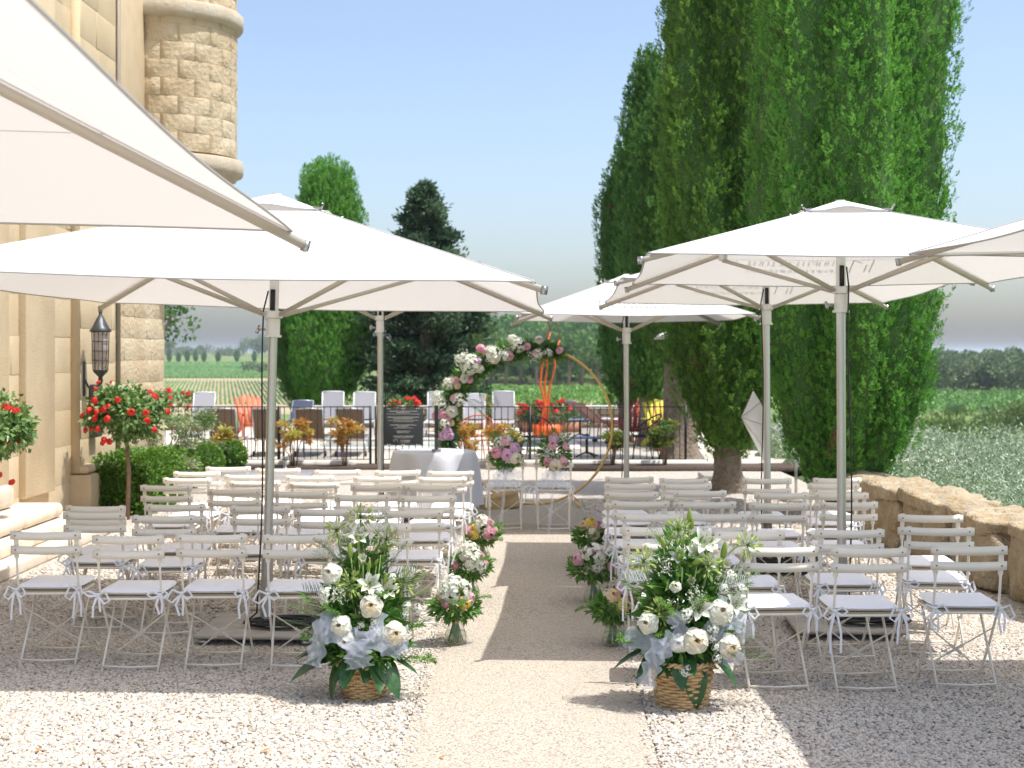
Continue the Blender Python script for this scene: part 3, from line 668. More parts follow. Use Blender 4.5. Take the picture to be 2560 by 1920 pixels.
# side sprigs that stick out of the big cypress
def sprig(parent, pts, m, seed, name='side_branch', k=900, w=.10, L=.06):
    rng = np.random.default_rng(seed); P = np.array(pts, float); tt = rng.uniform(0, len(P) - 1.001, k); i = tt.astype(int); f = (tt - i)[:, None]
    C = P[i] * (1 - f) + P[i + 1] * f; ax = P[i + 1] - P[i]; ax /= np.linalg.norm(ax, axis=1, keepdims=True)
    side = rdir(rng, k); ww = w * (1 - .75 * tt / (len(P) - 1))[:, None]
    mb = MB(); mb.tube(pts, [.02 - .016 * j / (len(pts) - 1) for j in range(len(pts))], 5, mi=1)
    mb.quads(leaves(C + side * ww * rng.uniform(0, 1, (k, 1)), ax + side * .6, rdir(rng, k), rng.uniform(.6, 1.2, k) * L, rng.uniform(.3, .5, k) * L), rng.uniform(0, .9, k))
    return mb.obj(name, [m, M_TWIG], parent)
c3 = [o for o in bpy.data.objects if o.get('label', '').startswith('broad rounded')][0]
sprig(c3, [(.75, -.3, 4.55), (.98, -.3, 5.1), (1.12, -.3, 5.75), (1.22, -.3, 6.2)], M_CYP2, 1, k=1500, w=.13)
sprig(c3, [(.80, -.3, 5.6), (1.0, -.3, 6.2), (1.12, -.3, 6.9)], M_CYP2, 2, k=900, w=.11)
sprig(c3, [(.86, -.2, 3.2), (1.02, -.2, 3.5), (1.10, -.2, 3.75)], M_CYP2, 3, k=600, w=.08)

def cedar(name, label, X, Y, H, Rm, seed, m, n=170):
    rng = np.random.default_rng(seed); t = thing(name, label, 'tree', (X, Y, 0))
    tb = MB(); tb.tube([(0, 0, -.05), (.05, 0, H * .4), (-.03, 0, H * .75), (0, 0, H * .97)], [.26, .18, .09, .02], 9); tb.obj('trunk', M_BARK, t, True)
    mb = MB(); lm = MB()
    for i in range(n):
        u = rng.uniform(.04, 1) ** .9; z = H * u; a = rng.uniform(0, 2 * math.pi)
        r_ = Rm * np.interp(u, [0, .15, .45, .7, .88, 1], [.92, 1, .95, .62, .30, .04]) * rng.uniform(.55, 1.12)
        if u > .80: r_ *= rng.uniform(.6, 1.4)
        b0 = np.array([0, 0, z - .1 * r_]); tip = np.array([r_ * math.cos(a), r_ * math.sin(a), z + r_ * rng.uniform(-.12, .28)])
        if i % 3 == 0: lm.tube([tuple(b0), tuple((b0 + tip) / 2 + [0, 0, -.05]), tuple(tip)], [.03, .02, .006], 4)
        k = int(90 + 150 * r_)
        f = rng.beta(2.4, 1.1, k)[:, None]; C = b0 * (1 - f) + tip * f
        sp_ = rng.normal(size=(k, 3)) * np.array([.17, .17, .085]) * (.5 + r_ * .35)
        D = (tip - b0) / (np.linalg.norm(tip - b0) + 1e-6) + rdir(rng, k) * .9; D[:, 2] += .25
        L_ = rng.uniform(.09, .19, k); tn = np.clip(rng.normal(.35, .15) + rng.normal(size=k) * .2, 0, 1)
        mb.quads(leaves(C + sp_, D, rdir(rng, k) + [0, 0, .7], L_, L_ * .42), tn)
    mb.obj('crown', m, t); lm.obj('limbs', M_BARK, t)
    return t
cedar('cedar_tree', 'dark ragged cedar with pointed tip standing beyond the pool', gx(1062, 37.5), 37.5, 6.35, 1.62, 21, M_CEDAR, 210)

def blob_crown(mb, rng, c, r, k, L, flat=.8, tone=.4, lumps=9, up=.3):
    """crown of leaf clumps: lumps spread over an ellipsoid, gaps between them"""
    c = np.array(c, float)
    ld = rdir(rng, lumps); ld[:, 2] = np.abs(ld[:, 2]) * 1.1 - .25
    lc = c + ld * r * rng.uniform(.35, .75, (lumps, 1)) * np.array([1, 1, flat]); lr = r * rng.uniform(.32, .58, lumps)
    i = rng.integers(0, lumps, k); d = rdir(rng, k)
    P = lc[i] + d * (lr[i] * rng.uniform(.62, 1.05, k))[:, None] * np.array([1, 1, flat])
    D = d + rdir(rng, k) * .8; D[:, 2] += up
    LL = L * rng.uniform(.6, 1.3, k)
    tn = np.clip(tone + (rng.normal(size=lumps) * .14)[i] + rng.normal(size=k) * .16, 0, 1)
    mb.quads(leaves(P, D, d + rdir(rng, k) * .7, LL, LL * rng.uniform(.5, .8, k)), tn)
def far_tree(name, label, X, Y, h, r, seed, m, group=None, k=900, flat=.8, zoff=None, cat='tree', lumps=10, L=None, trunk=True):
    rng = np.random.default_rng(seed); z = float(terr(X, Y)) if zoff is None else zoff
    t = thing(name, label, cat, (X, Y, z), 0, group); mb = MB()
    blob_crown(mb, rng, (0, 0, h - r * flat * .95), r, k, L or r * .2, flat, .42, lumps); mb.obj('crown', m, t)
    if trunk:
        tb = MB(); tb.tube([(0, 0, -.3), (.03 * h, 0, h * .35), (0, 0, h * .7)], [.045 * h, .03 * h, .012 * h], 6)
        tb.tube([(.02 * h, 0, h * .3), (.25 * r, .1 * r, h * .55), (.5 * r, .1 * r, h * .75)], [.022 * h, .016 * h, .006 * h], 5)
        tb.obj('trunk', M_BARK, t, True)
    return t
# grove at the foot of the wooded hill (each trunk can be told apart)
gr = random.Random(5)
grove = [(1225, 9, 232), (1262, 8.0, 216), (1300, 8.6, 228), (1338, 7.2, 212), (1382, 8.4, 226), (1420, 7.6, 214), (1452, 9.0, 232), (1490, 8.0, 217), (1528, 7.4, 212), (1180, 8.8, 226)]
for i, (x, h, Y) in enumerate(grove):
    o = far_tree('field_tree', 'round leafy tree on a thin trunk at the near edge of the wooded hill', gx(x, Y), Y, h, h * .42, 100 + i, M_WOOD, 'trees edging the wooded hill', 1100, .82)
def wood(name, label, spots, m, seed, k=420):
    rng = np.random.default_rng(seed); mb = MB()
    for X, Y, h, r in spots:
        blob_crown(mb, rng, (X, Y, float(terr(X, Y)) + h - r * .7), r, k, r * .20, .8, rng.normal(.38, .12), 8)
        blob_crown(mb, rng, (X, Y, float(terr(X, Y)) + h * .35), r * .9, k // 3, r * .24, .9, .2, 5)
    return stuff(mb.obj(name, m), label, 'wood')
r5 = random.Random(8)
sp_ = [(gx(r5.uniform(1140, 1600), Y), Y, r5.uniform(6.5, 9.5), r5.uniform(2.8, 4.6)) for Y in [r5.uniform(242, 330) for _ in range(95)]]
wood('hill_wood', 'dense mixed green wood covering the low hill beyond the arch', sp_, M_WOOD, 31)
sp_ = [(gx(r5.uniform(1180, 1600), Y), Y, r5.uniform(10.5, 12.5), r5.uniform(3.2, 4.8)) for Y in [r5.uniform(330, 372) for _ in range(40)]]
wood('hill_wood', 'lighter green treetops on the crest of the low hill', sp_, M_VINE, 33)
sp_ = [(gx(r5.uniform(2150, 2760), Y), Y, r5.uniform(6.6, 8.4), r5.uniform(2.6, 4.4)) for Y in [r5.uniform(266, 345) for _ in range(150)]]
wood('pine_wood', 'grey green pine wood on the ridge beyond the bright field', sp_, M_WOODP, 32)
sp_ = [(gx(r5.uniform(600, 760), Y), Y, r5.uniform(8, 13), r5.uniform(4.4, 6.8)) for Y in [r5.uniform(920, 980) for _ in range(26)]] + [(gx(r5.uniform(420, 600), Y), Y, r5.uniform(4, 7), r5.uniform(4.4, 6.8)) for Y in [r5.uniform(920, 1000) for _ in range(14)]]
wood('distant_wood', 'dark line of trees on the skyline beyond the vineyard', sp_, M_WOODP, 34, 200)
# little cypresses lining the far lane
for i, (x, y0, y1) in enumerate([(423, 878, 908), (446, 892, 912), (468, 886, 911), (489, 884, 910), (510, 888, 910), (545, 886, 909), (592, 884, 910), (636, 886, 910)]):
    Y = 636.0; z = px(x, y1, Y).z; h = (y1 - y0) / F * Y
    t = thing('lane_cypress', 'tiny dark cypress in the row along the far vineyard lane', 'tree', (gx(x, Y), Y, float(terr(gx(x, Y), Y)) - .1), 0, 'cypresses along the far lane')
    rng = np.random.default_rng(60 + i); k = 260; f = rng.uniform(0, 1, k); a = rng.uniform(0, 6.28, k); r_ = 1.0 * np.sin(np.clip(f * 2.6 + .35, 0, 3.1))
    P = np.column_stack([r_ * np.cos(a), r_ * np.sin(a), .3 + f * h]); D = np.tile([0, 0, 1.0], (k, 1)) + rdir(rng, k) * .4
    mb = MB(); mb.quads(leaves(P, D, rdir(rng, k), rng.uniform(.7, 1.2, k), rng.uniform(.4, .7, k)), rng.uniform(0, .5, k)); mb.obj('crown', M_CYPD, t)
    tb = MB(); tb.tube([(0, 0, -.3), (0, 0, h * .5)], .16, 5); tb.obj('trunk', M_BARK, t)
far_tree('umbrella_pine', 'flat-topped umbrella pine on the skyline beside the house corner', gx(421, 680), 680, 9.6, 4.8, 71, M_WOODP, k=500, flat=.35)
far_tree('field_bush', 'rounded grey green bush on the bare patch of the vineyard slope', gx(622, 470), 470, 4, 3.3, 72, M_WOODP, k=420, flat=.6, cat='bush', trunk=False)
far_tree('field_bush', 'darker bush at the edge of the bare vineyard patch by the umbrella pole', gx(656, 462), 462, 4, 3.1, 73, M_WOODP, k=420, flat=.65, cat='bush', trunk=False)
far_tree('garden_pine', 'pine branch tips showing past the corner of the stone house', gx(375, 46), 46, 4.2, 1.35, 74, M_WOOD, k=1300, flat=1.0, zoff=0.0, L=.16)
# right: scrub, small trees, silver hedge below the wall
for i, (x, y, Y, h, r, lab, nm, mm) in enumerate([
    (2300, 1120, 60, 2.0, 1.9, 'olive green scrub bush beside the big cypress', 'scrub_bush', M_MIDB), (2372, 1128, 58, 1.9, 1.9, 'dense rounded scrub bush right above the silver hedge', 'scrub_bush', M_MIDB),
    (2450, 1138, 56, 1.55, 1.6, 'lower scrub bush sloping down beyond the silver hedge', 'scrub_bush', M_MIDB), (2335, 1075, 85, 2.6, 2.6, 'paler scrub bush at the edge of the green field', 'scrub_bush', M_MIDB),
    (2495, 1165, 50, 1.0, 1.2, 'yellowish low bush at the foot of the slope', 'scrub_bush', M_VINE), (2560, 1160, 52, 1.0, 1.4, 'yellow green bush by the grassy slope', 'scrub_bush', M_VINE),
    (2391, 1050, 150, 2.4, 1.3, 'single dark round bush standing in the green field', 'field_bush', M_WOOD),
    (2535, 1102, 105, 3.6, 2.2, 'spreading pale green tree with two stems beside the track', 'field_tree', M_MIDB), (2480, 1088, 110, 2.6, 2.0, 'hazy grey green bush beside the two-stemmed tree', 'field_bush', M_WOODP)]):
    zg = px(x, y, Y).z
    far_tree(nm, lab, gx(x, Y), Y, h, r, 80 + i, mm, None, 2600, .85, cat='tree' if 'tree' in nm else 'bush', lumps=16, L=r * .10, trunk='tree' in nm)
# ---------------------------------------------------------------- silver hedge below the wall
hed = thing('olive_hedge', 'silvery olive hedge billowing behind the low terrace wall', 'hedge', (6.5, 20, -2.0))
rng = np.random.default_rng(77); k = 92000
u = rng.uniform(0, 1, k); YY = 12.0 + 17.5 * u ** 1.15; wdt = rng.uniform(0, 1, k); XX = 4.35 + (YY - 12) * .02 + wdt * (1.2 + YY * .30)
def htop(X, Y): return .30 + .34 * fbm(X * 1.1, Y * .9, 2) + .16 * fbm(X * 3.1, Y * 2.7, 5) - .055 * (X - 4.4) + .012 * (Y - 14) - .25 * np.exp(-((X - 4.3) / .3) ** 2)
dep = rng.exponential(.10, k); tz = htop(XX, YY) - dep + (rng.random(k) < .05) * rng.uniform(0, .28, k)
P = np.column_stack([XX, YY, tz]); D = rdir(rng, k); D[:, 2] = np.abs(D[:, 2]) * .9 + .15
sz = rng.uniform(.035, .068, k) * (1 + .03 * (YY - 12))
mb = MB(); mb.quads(leaves(P, D, rdir(rng, k) + [0, -.3, .5], sz, sz * .26, shape=.5), np.clip(rng.normal(.42, .26, k), 0, 1))
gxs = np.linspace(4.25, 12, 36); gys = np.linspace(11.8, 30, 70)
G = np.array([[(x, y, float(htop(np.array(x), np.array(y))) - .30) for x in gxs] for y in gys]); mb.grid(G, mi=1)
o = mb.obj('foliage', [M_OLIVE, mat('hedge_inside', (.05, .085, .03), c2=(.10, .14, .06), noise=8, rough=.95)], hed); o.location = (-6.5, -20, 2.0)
tb = MB()
for i in range(40):
    x = rng.uniform(4.6, 8.5); y = rng.uniform(13, 24); tb.tube([(x - 6.5, y - 20, 0), (x - 6.5 + rng.uniform(-.3, .3), y - 20, 1.2), (x - 6.5 + rng.uniform(-.5, .5), y - 20, 2.0)], [.03, .02, .008], 5)
tb.obj('branches', M_BARK, hed)
# ---------------------------------------------------------------- terrace wall of big weathered stones
def lump(d, seed, b=.08, amp=.035, n=9):
    """rough block of size d: subdivided box, rounded and displaced"""
    rg_ = np.random.default_rng(seed); ph = rg_.uniform(0, 6, 6); V = []; Fc = []
    idx = {}
    def vid(p):
        key = tuple(np.round(p, 4))
        if key not in idx: idx[key] = len(V); V.append(p)
        return idx[key]
    ax = [(0, 1, 2), (1, 2, 0), (2, 0, 1)]
    for (a, b_, c) in ax:
        for s in (-1, 1):
            for i in range(n):
                for j in range(n):
                    q = []
                    for (di, dj) in ((0, 0), (1, 0), (1, 1), (0, 1)):
                        p = np.zeros(3); p[a] = s; p[b_] = -1 + 2 * (i + di) / n; p[c] = -1 + 2 * (j + dj) / n; q.append(vid(p))
                    Fc.append(tuple(q) if s > 0 else tuple(q[::-1]))
    V = np.array(V); m = np.abs(V).max(1, keepdims=True); sph = V / np.linalg.norm(V, axis=1, keepdims=True)
    edge = np.sort(np.abs(V), axis=1)[:, 1:2]           # rounding near edges
    V2 = V * (1 - .10 * edge ** 6) - sph * .05 * (np.sort(np.abs(V), axis=1)[:, 0:1]) ** 4
    V2 = V2 * np.array(d) / 2
    nz = np.sin(V2 @ np.array([9, 5, 7]) + ph[0]) * np.sin(V2 @ np.array([-6, 8, 10]) + ph[1]) + .6 * np.sin(V2 @ np.array([17, -13, 19]) + ph[2]) * np.sin(V2 @ np.array([11, 21, -9]) + ph[3])
    V2 = V2 + sph * (nz * amp)[:, None]
    mb = MB(); mb.add(V2, Fc); return mb
tw = thing('terrace_wall', 'low weathered ochre stone wall along the terrace edge', 'wall', (3.95, 13, 0))
for i, (yc, ln, xc, w_, h, rz) in enumerate([(15.6, 1.5, 3.98, .42, .44, .02), (14.25, 1.25, 3.92, .58, .50, .03), (13.0, 1.35, 3.98, .52, .51, -.03), (11.75, 1.2, 4.02, .50, .48, -.04), (10.5, 1.35, 4.12, .52, .50, -.05), (9.15, 1.4, 4.18, .52, .52, -.03), (7.7, 1.5, 4.24, .52, .55, -.03), (6.2, 1.5, 4.26, .52, .55, 0)]):
    lump((w_ + .04, ln - .01, h + .06), 40 + i, amp=.035, n=16).obj('wall_stone', M_WALLST, tw, True, (xc - 3.95, yc - 13, h / 2), (0, 0, rz))
    lump((w_ + .10, ln * .98, .13), 60 + i, amp=.028, n=14).obj('cap_stone', M_WALLST, tw, True, (xc - 3.95, yc - 13, h + .035), (rg.uniform(-.02, .02), 0, rz))
# ---------------------------------------------------------------- flowers: shared meshes
def petal(mb, az, r0, r1, h0, h1, w_, curl, mi=0, cup=.25, nu=2, nv=3, tip=.55, close=False):
    G = []
    for i in range(nv + 1):
        v = i / nv; rr_ = (r0 + (r1 - r0) * v) if not close else r0 + (r1 - r0) * math.sin(math.pi * min(1, .08 + .80 * v)) ** .8; z = h0 + (h1 - h0) * v ** .75 - curl * max(0, v - .55) ** 2 * 4
        ww = w_ * math.sin(math.pi * (.14 + (.86 - .14 - .0) * v * (1 - tip * .25))) * (1 if v < .99 else tip)
        row = []
        for j in range(-nu, nu + 1):
            s = j / nu; row.append((rr_ - cup * ww * s * s, ww * s, z + .10 * ww * s * s))
        G.append(row)
    G = np.array(G); ca, sa = math.cos(az), math.sin(az)
    G = np.stack([G[..., 0] * ca - G[..., 1] * sa, G[..., 0] * sa + G[..., 1] * ca, G[..., 2]], -1)
    mb.grid(G, mi)
def rose_mesh(m, seed=0, full=1.0, heart=None):
    rg_ = random.Random(seed); mb = MB()
    for ri, (n, r1, h0, h1, w_, cu) in enumerate(((5, 1.0, -.35, .34, .70, .34), (5, .90, -.3, .58, .66, .18), (5, .72, -.2, .72, .56, .10), (5, .52, -.1, .80, .44, .05), (4, .34, 0, .84, .34, .02), (3, .18, .1, .84, .22, 0))):
        a0 = rg_.uniform(0, 6)
        for i in range(n): petal(mb, a0 + 2 * math.pi * i / n + rg_.uniform(-.12, .12), .06, r1 * rg_.uniform(.92, 1.06), h0, h1 * full * rg_.uniform(.9, 1.1), w_ * rg_.uniform(.95, 1.1), cu, 1 if ri > 2 else 0, close=ri > 0, nv=4)
    mb.lathe([(.02, -.5), (.12, -.42), (.20, -.25), (.10, -.15)], 6)
    return mb.mesh('rose', [m, heart or m], True)
def hydr_mesh(m, seed=0, n=75, sz=.22):
    rng = np.random.default_rng(seed); d = rdir(rng, n); d[:, 2] = np.abs(d[:, 2]) * 1.05 - .22; d /= np.linalg.norm(d, axis=1, keepdims=True); mb = MB()
    P = d * rng.uniform(.82, 1.05, (n, 1)); t1 = np.cross(d, rdir(rng, n)); t1 /= np.linalg.norm(t1, axis=1, keepdims=True); t2 = np.cross(d, t1); tn = rng.uniform(0, .8, n)
    for e in (t1, t2, -t1, -t2):
        mb.quads(leaves(P, e + d * .25, d, np.full(n, sz), np.full(n, sz * .95), shape=.55, fold=.05), tn)
    return mb.mesh('hydrangea', m)
def lily_mesh(m, seed=0, openr=1.0):
    mb = MB(); rg_ = random.Random(seed)
    for i in range(6):
        petal(mb, math.pi / 3 * i + rg_.uniform(-.1, .1), .05, openr * (1 if i % 2 else .92), -.75, .25, .26, .22 if openr > .6 else 0, cup=.5, nv=5, tip=.12)
    for i in range(6):
        a = math.pi / 3 * i + .3; mb.tube([(0, 0, -.4), (.15 * math.cos(a), .15 * math.sin(a), .1), (.26 * math.cos(a), .26 * math.sin(a), .28)], .015, 4, mi=1)
        mb.box((.26 * math.cos(a), .26 * math.sin(a), .29), (.07, .07, .03), mi=2)
    return mb.mesh('lily', [m, M_LIME, M_TWIG], True)
def umbel_mesh(m, seed=0, n=46):
    rng = np.random.default_rng(seed); d = rdir(rng, n); d[:, 2] += .35; d /= np.linalg.norm(d, axis=1, keepdims=True); mb = MB()
    for v in d: mb.tube([(0, 0, 0), tuple(v * .62)], [.018, .012], 3, mi=1)
    L_ = rng.uniform(.30, .55, n)
    mb.quads(leaves(d * .55, d, rdir(rng, n), L_, L_ * .34), rng.uniform(0, 1, n)); mb.quads(leaves(d * .55, d + rdir(rng, n) * .2, rdir(rng, n), L_, L_ * .30), rng.uniform(0, 1, n))
    return mb.mesh('umbel_flower', [m, M_STEM])
def bud_mesh(m):
    mb = MB(); mb.lathe([(.05, -1.0), (.24, -.7), (.32, -.2), (.26, .45), (.12, .9), (.02, 1.05)], 6); return mb.mesh('bud', m, True)
def babys_mesh(seed=0, n=60):
    rng = np.random.default_rng(seed); d = rdir(rng, n); d[:, 2] = np.abs(d[:, 2]); mb = MB()
    P = d * rng.uniform(.4, 1.05, (n, 1))
    for v in P[::2]: mb.tube([(0, 0, -.3), tuple(v)], .008, 3, mi=1)
    for _ in range(2): mb.quads(leaves(P, rdir(rng, n), rdir(rng, n), np.full(n, .15), np.full(n, .13)), rng.uniform(0, .6, n))
    return mb.mesh('gypsophila', [M_WFLO, M_STEM])
FL = {'cream': rose_mesh(M_CREAM, 1, 1, M_CREAMI), 'white': rose_mesh(M_IVORY, 2, 1, M_CREAM), 'pink': rose_mesh(M_PINK, 3, 1.1), 'hot': rose_mesh(M_HOT, 4), 'peach': rose_mesh(M_PEACH, 5), 'yellow': rose_mesh(M_YEL, 6), 'red': rose_mesh(M_RED, 7), 'lilac': rose_mesh(M_LILAC, 8, 1.15),
      'hyd': hydr_mesh(M_WFLO, 1), 'lily': lily_mesh(M_IVORY, 1), 'lilyc': lily_mesh(M_IVORY, 2, .42), 'umbel': umbel_mesh(M_LIME, 1), 'bud': bud_mesh(M_LIME), 'gyp': babys_mesh(1)}
FN = {'hyd': 'hydrangea', 'lily': 'lily', 'lilyc': 'lily', 'umbel': 'umbel_flower', 'bud': 'lily_bud', 'gyp': 'gypsophila'}
def flower(kind, p, d, s, parent, twist=0.0):
    M = Matrix.Translation(Vector(p)) @ aim(d) @ Matrix.Rotation(twist, 4, 'Z') @ Matrix.Scale(s, 4)
    return inst(FN.get(kind, 'rose'), FL[kind], parent, M=M)
# ---------------------------------------------------------------- standard roses
def rose_tree(label, X, Y, zc, r, seed, nred, trunk=True, base=0.0, wide=1.0):
    rng = np.random.default_rng(seed); t = thing('standard_rose', label, 'rose bush', (X, Y, base)); zc -= base
    tb = MB(); tb.tube([(0, 0, -.02), (.02, 0, zc * .45), (-.01, 0, zc - r * .5)], [.028, .024, .02], 8)
    for i in range(7):
        a = rng.uniform(0, 6.28); tb.tube([(0, 0, zc - r * .55), (.3 * r * math.cos(a), .3 * r * math.sin(a), zc), (.75 * r * math.cos(a), .75 * r * math.sin(a), zc + r * rng.uniform(-.1, .5))], [.014, .01, .005], 5)
    tb.obj('trunk', M_TWIG, t, True)
    mb = MB(); nl = 26; ld = rdir(rng, nl); ld[:, 2] = ld[:, 2] * .75 + .1
    lc = ld * r * rng.uniform(.3, .8, (nl, 1)) * [wide, 1, .95] + [0, 0, zc]; lr = r * rng.uniform(.28, .46, nl); k = 5600
    i = rng.integers(0, nl, k); d = rdir(rng, k); P = lc[i] + d * (lr[i] * rng.uniform(.3, 1.0, k))[:, None]
    D = d + rdir(rng, k) * .8; D[:, 2] -= .15; LL = rng.uniform(.045, .085, k)
    mb.quads(leaves(P, D, d + rdir(rng, k) * .6 + [0, 0, .6], LL, LL * .62), np.clip(rng.normal(.38, .22, k), 0, 1)); mb.obj('foliage', M_ROSEL, t)
    for j in range(nred):
        d = rdir(rng, 1)[0]; d[1] = -abs(d[1]) * 1.0; d[2] = d[2] * .8 + .25; d /= np.linalg.norm(d)
        p = d * r * rng.uniform(.85, 1.1) * [wide, 1, .95] + [0, 0, zc]
        flower('red', p, d + np.array([0, -.3, .5]), rng.uniform(.030, .050), t, rng.uniform(0, 6))
    return t
rose_tree('standard rose with a ball of red blooms on a thin stem beside the box hedge', gx(318, 16.2), 16.2, px(318, 1040, 16.2).z, .47, 3, 30)
rose_tree('standard rose with red blooms overhanging the portal steps', gx(-25, 13.2), 13.2, px(20, 1095, 13.2).z, .44, 6, 26, base=.37)
# ---------------------------------------------------------------- clipped box, pale shrubs, nandinas
def topiary(label, X, Y, r, zc, seed, k=2200, sx=1.0, name='box_ball', cat='shrub', m=M_BOX, group=None, L=.045):
    rng = np.random.default_rng(seed); t = thing(name, label, cat, (X, Y, 0), 0, group); mb = MB()
    d = rdir(rng, k); bump = 1 + .05 * fbm(d[:, 0] * 5, d[:, 1] * 5 + d[:, 2] * 4, seed)
    P = d * (r * bump * rng.uniform(.88, 1.02, k))[:, None] * [sx, 1, 1] + [0, 0, zc]; P[:, 2] = np.maximum(P[:, 2], .02)
    D = d + rdir(rng, k) * .7; LL = rng.uniform(.7, 1.3, k) * L
    mb.quads(leaves(P, D, d + rdir(rng, k) * .8, LL, LL * .7), np.clip(rng.normal(.45, .22, k), 0, 1))
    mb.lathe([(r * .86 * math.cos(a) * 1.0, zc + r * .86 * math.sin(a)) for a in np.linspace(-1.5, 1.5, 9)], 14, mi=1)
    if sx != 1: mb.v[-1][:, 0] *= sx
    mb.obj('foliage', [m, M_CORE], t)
    tb = MB(); tb.tube([(0, 0, -.01), (0, 0, zc)], [.03, .02], 6); tb.obj('stem', M_TWIG, t); return t
topiary('smallest clipped box ball at the fence end of the hedge', gx(578, 22.6), 22.6, .235, .25, 1)
topiary('clipped box ball second from the fence', gx(512, 21.2), 21.2, .27, .27, 2)
topiary('clipped box ball beside the low hedge block', gx(445, 19.8), 19.8, .31, .27, 3)
hd = thing('box_hedge', 'low clipped box hedge block beside the stem of the standard rose', 'hedge', (gx(345, 17.6), 17.6, 0))
rng = np.random.default_rng(5); k = 9000; f = rng.integers(0, 4, k); a = rng.uniform(-1, 1, k); b = rng.uniform(-1, 1, k)
hw, hl, hh = .36, .95, .62
P = np.where((f == 0)[:, None], np.column_stack([a * hw, b * hl, np.full(k, hh)]), np.where((f == 1)[:, None], np.column_stack([np.full(k, hw), a * hl, (b + 1) / 2 * hh]), np.where((f == 2)[:, None], np.column_stack([a * hw, np.full(k, -hl), (b + 1) / 2 * hh]), np.column_stack([np.full(k, -hw), a * hl, (b + 1) / 2 * hh]))))
P += rng.normal(size=(k, 3)) * .025 + (.05 * fbm(P[:, 0] * 6, P[:, 1] * 4 + P[:, 2] * 5, 2))[:, None]
C = P - [0, 0, hh / 2]; C /= np.linalg.norm(C, axis=1, keepdims=True); LL = rng.uniform(.035, .06, k)
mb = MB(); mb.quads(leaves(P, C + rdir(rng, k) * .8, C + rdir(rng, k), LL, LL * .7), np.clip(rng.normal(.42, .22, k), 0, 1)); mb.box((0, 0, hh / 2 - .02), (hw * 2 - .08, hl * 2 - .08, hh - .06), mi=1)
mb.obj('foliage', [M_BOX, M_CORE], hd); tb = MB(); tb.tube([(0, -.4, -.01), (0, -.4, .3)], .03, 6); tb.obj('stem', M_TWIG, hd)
def shrub(name, label, X, Y, h, r, seed, m, k=1500, L=.08, stems=6, lumps=12, zlow=.25, group=None, airy=1.0, base=0.02):
    rng = np.random.default_rng(seed); t = thing(name, label, 'shrub', (X, Y, base), 0, group); mb = MB(); tb = MB()
    a = rng.uniform(0, 6.28, lumps); rr_ = r * np.sqrt(rng.uniform(0, 1, lumps)); zz = rng.uniform(zlow, 1, lumps) * h
    lc = np.column_stack([rr_ * np.cos(a), rr_ * np.sin(a), zz])
    i = rng.integers(0, lumps, k); d = rdir(rng, k); P = lc[i] + d * (r * .42 * airy * rng.uniform(.1, 1, k))[:, None] * [1, 1, .55]
    D = d * [1, 1, .4] + rdir(rng, k) * .5; LL = rng.uniform(.6, 1.3, k) * L
    tn = np.clip(.35 + .5 * (P[:, 2] / h - .5) * 0 + (rng.normal(size=lumps) * .25)[i] + rng.normal(size=k) * .2, 0, 1)
    mb.quads(leaves(P, D, rdir(rng, k) + [0, 0, .6], LL, LL * .38), tn); mb.obj('foliage', m, t)
    for s in range(stems):
        c = lc[s % lumps]; tb.tube([(c[0] * .15, c[1] * .15, -.02), (c[0] * .4, c[1] * .4, c[2] * .6), tuple(c)], [.012, .009, .004], 5)
    tb.obj('stems', M_TWIG, t); return t
shrub('pale_shrub', 'white variegated shrub between the standard rose and the box balls', gx(400, 19.6), 19.6, 1.0, .42, 11, M_VAR, 3400, .055, zlow=.3)
shrub('pale_shrub', 'yellow green shrub with pale leaf edges behind the box balls', gx(475, 22.4), 22.4, .95, .48, 12, M_VAR, 3200, .06, zlow=.3)
for i, (x, y0, y1, w_, mm, lab) in enumerate([(562, 1052, 1150, 62, M_NAND, 'orange and gold nandina left of the tall umbrella pole by the fence'), (735, 1045, 1170, 70, M_NAND, 'bushy orange nandina above the small path light'), (862, 1040, 1165, 64, M_NAND, 'narrow upright golden nandina beside the gate post'),
        (1165, 1058, 1160, 62, M_NAND, 'yellow nandina peeking from behind the garland end'), (1262, 1055, 1160, 78, M_NAND, 'loose golden nandina behind the left flower-tied chair'), (1530, 1070, 1168, 62, M_NANDG, 'dark green nandina inside the curve of the gold ring'), (1662, 1060, 1172, 58, M_NANDG, 'dark green nandina by the trunk at the fence end')]):
    Y = 23.35; h = (y1 - y0) / F * Y; shrub('nandina_shrub', lab, gx(x, Y), Y, h, w_ / F * Y * .55, 20 + i, mm, 900, .085, 5, 11, .45, airy=.9)
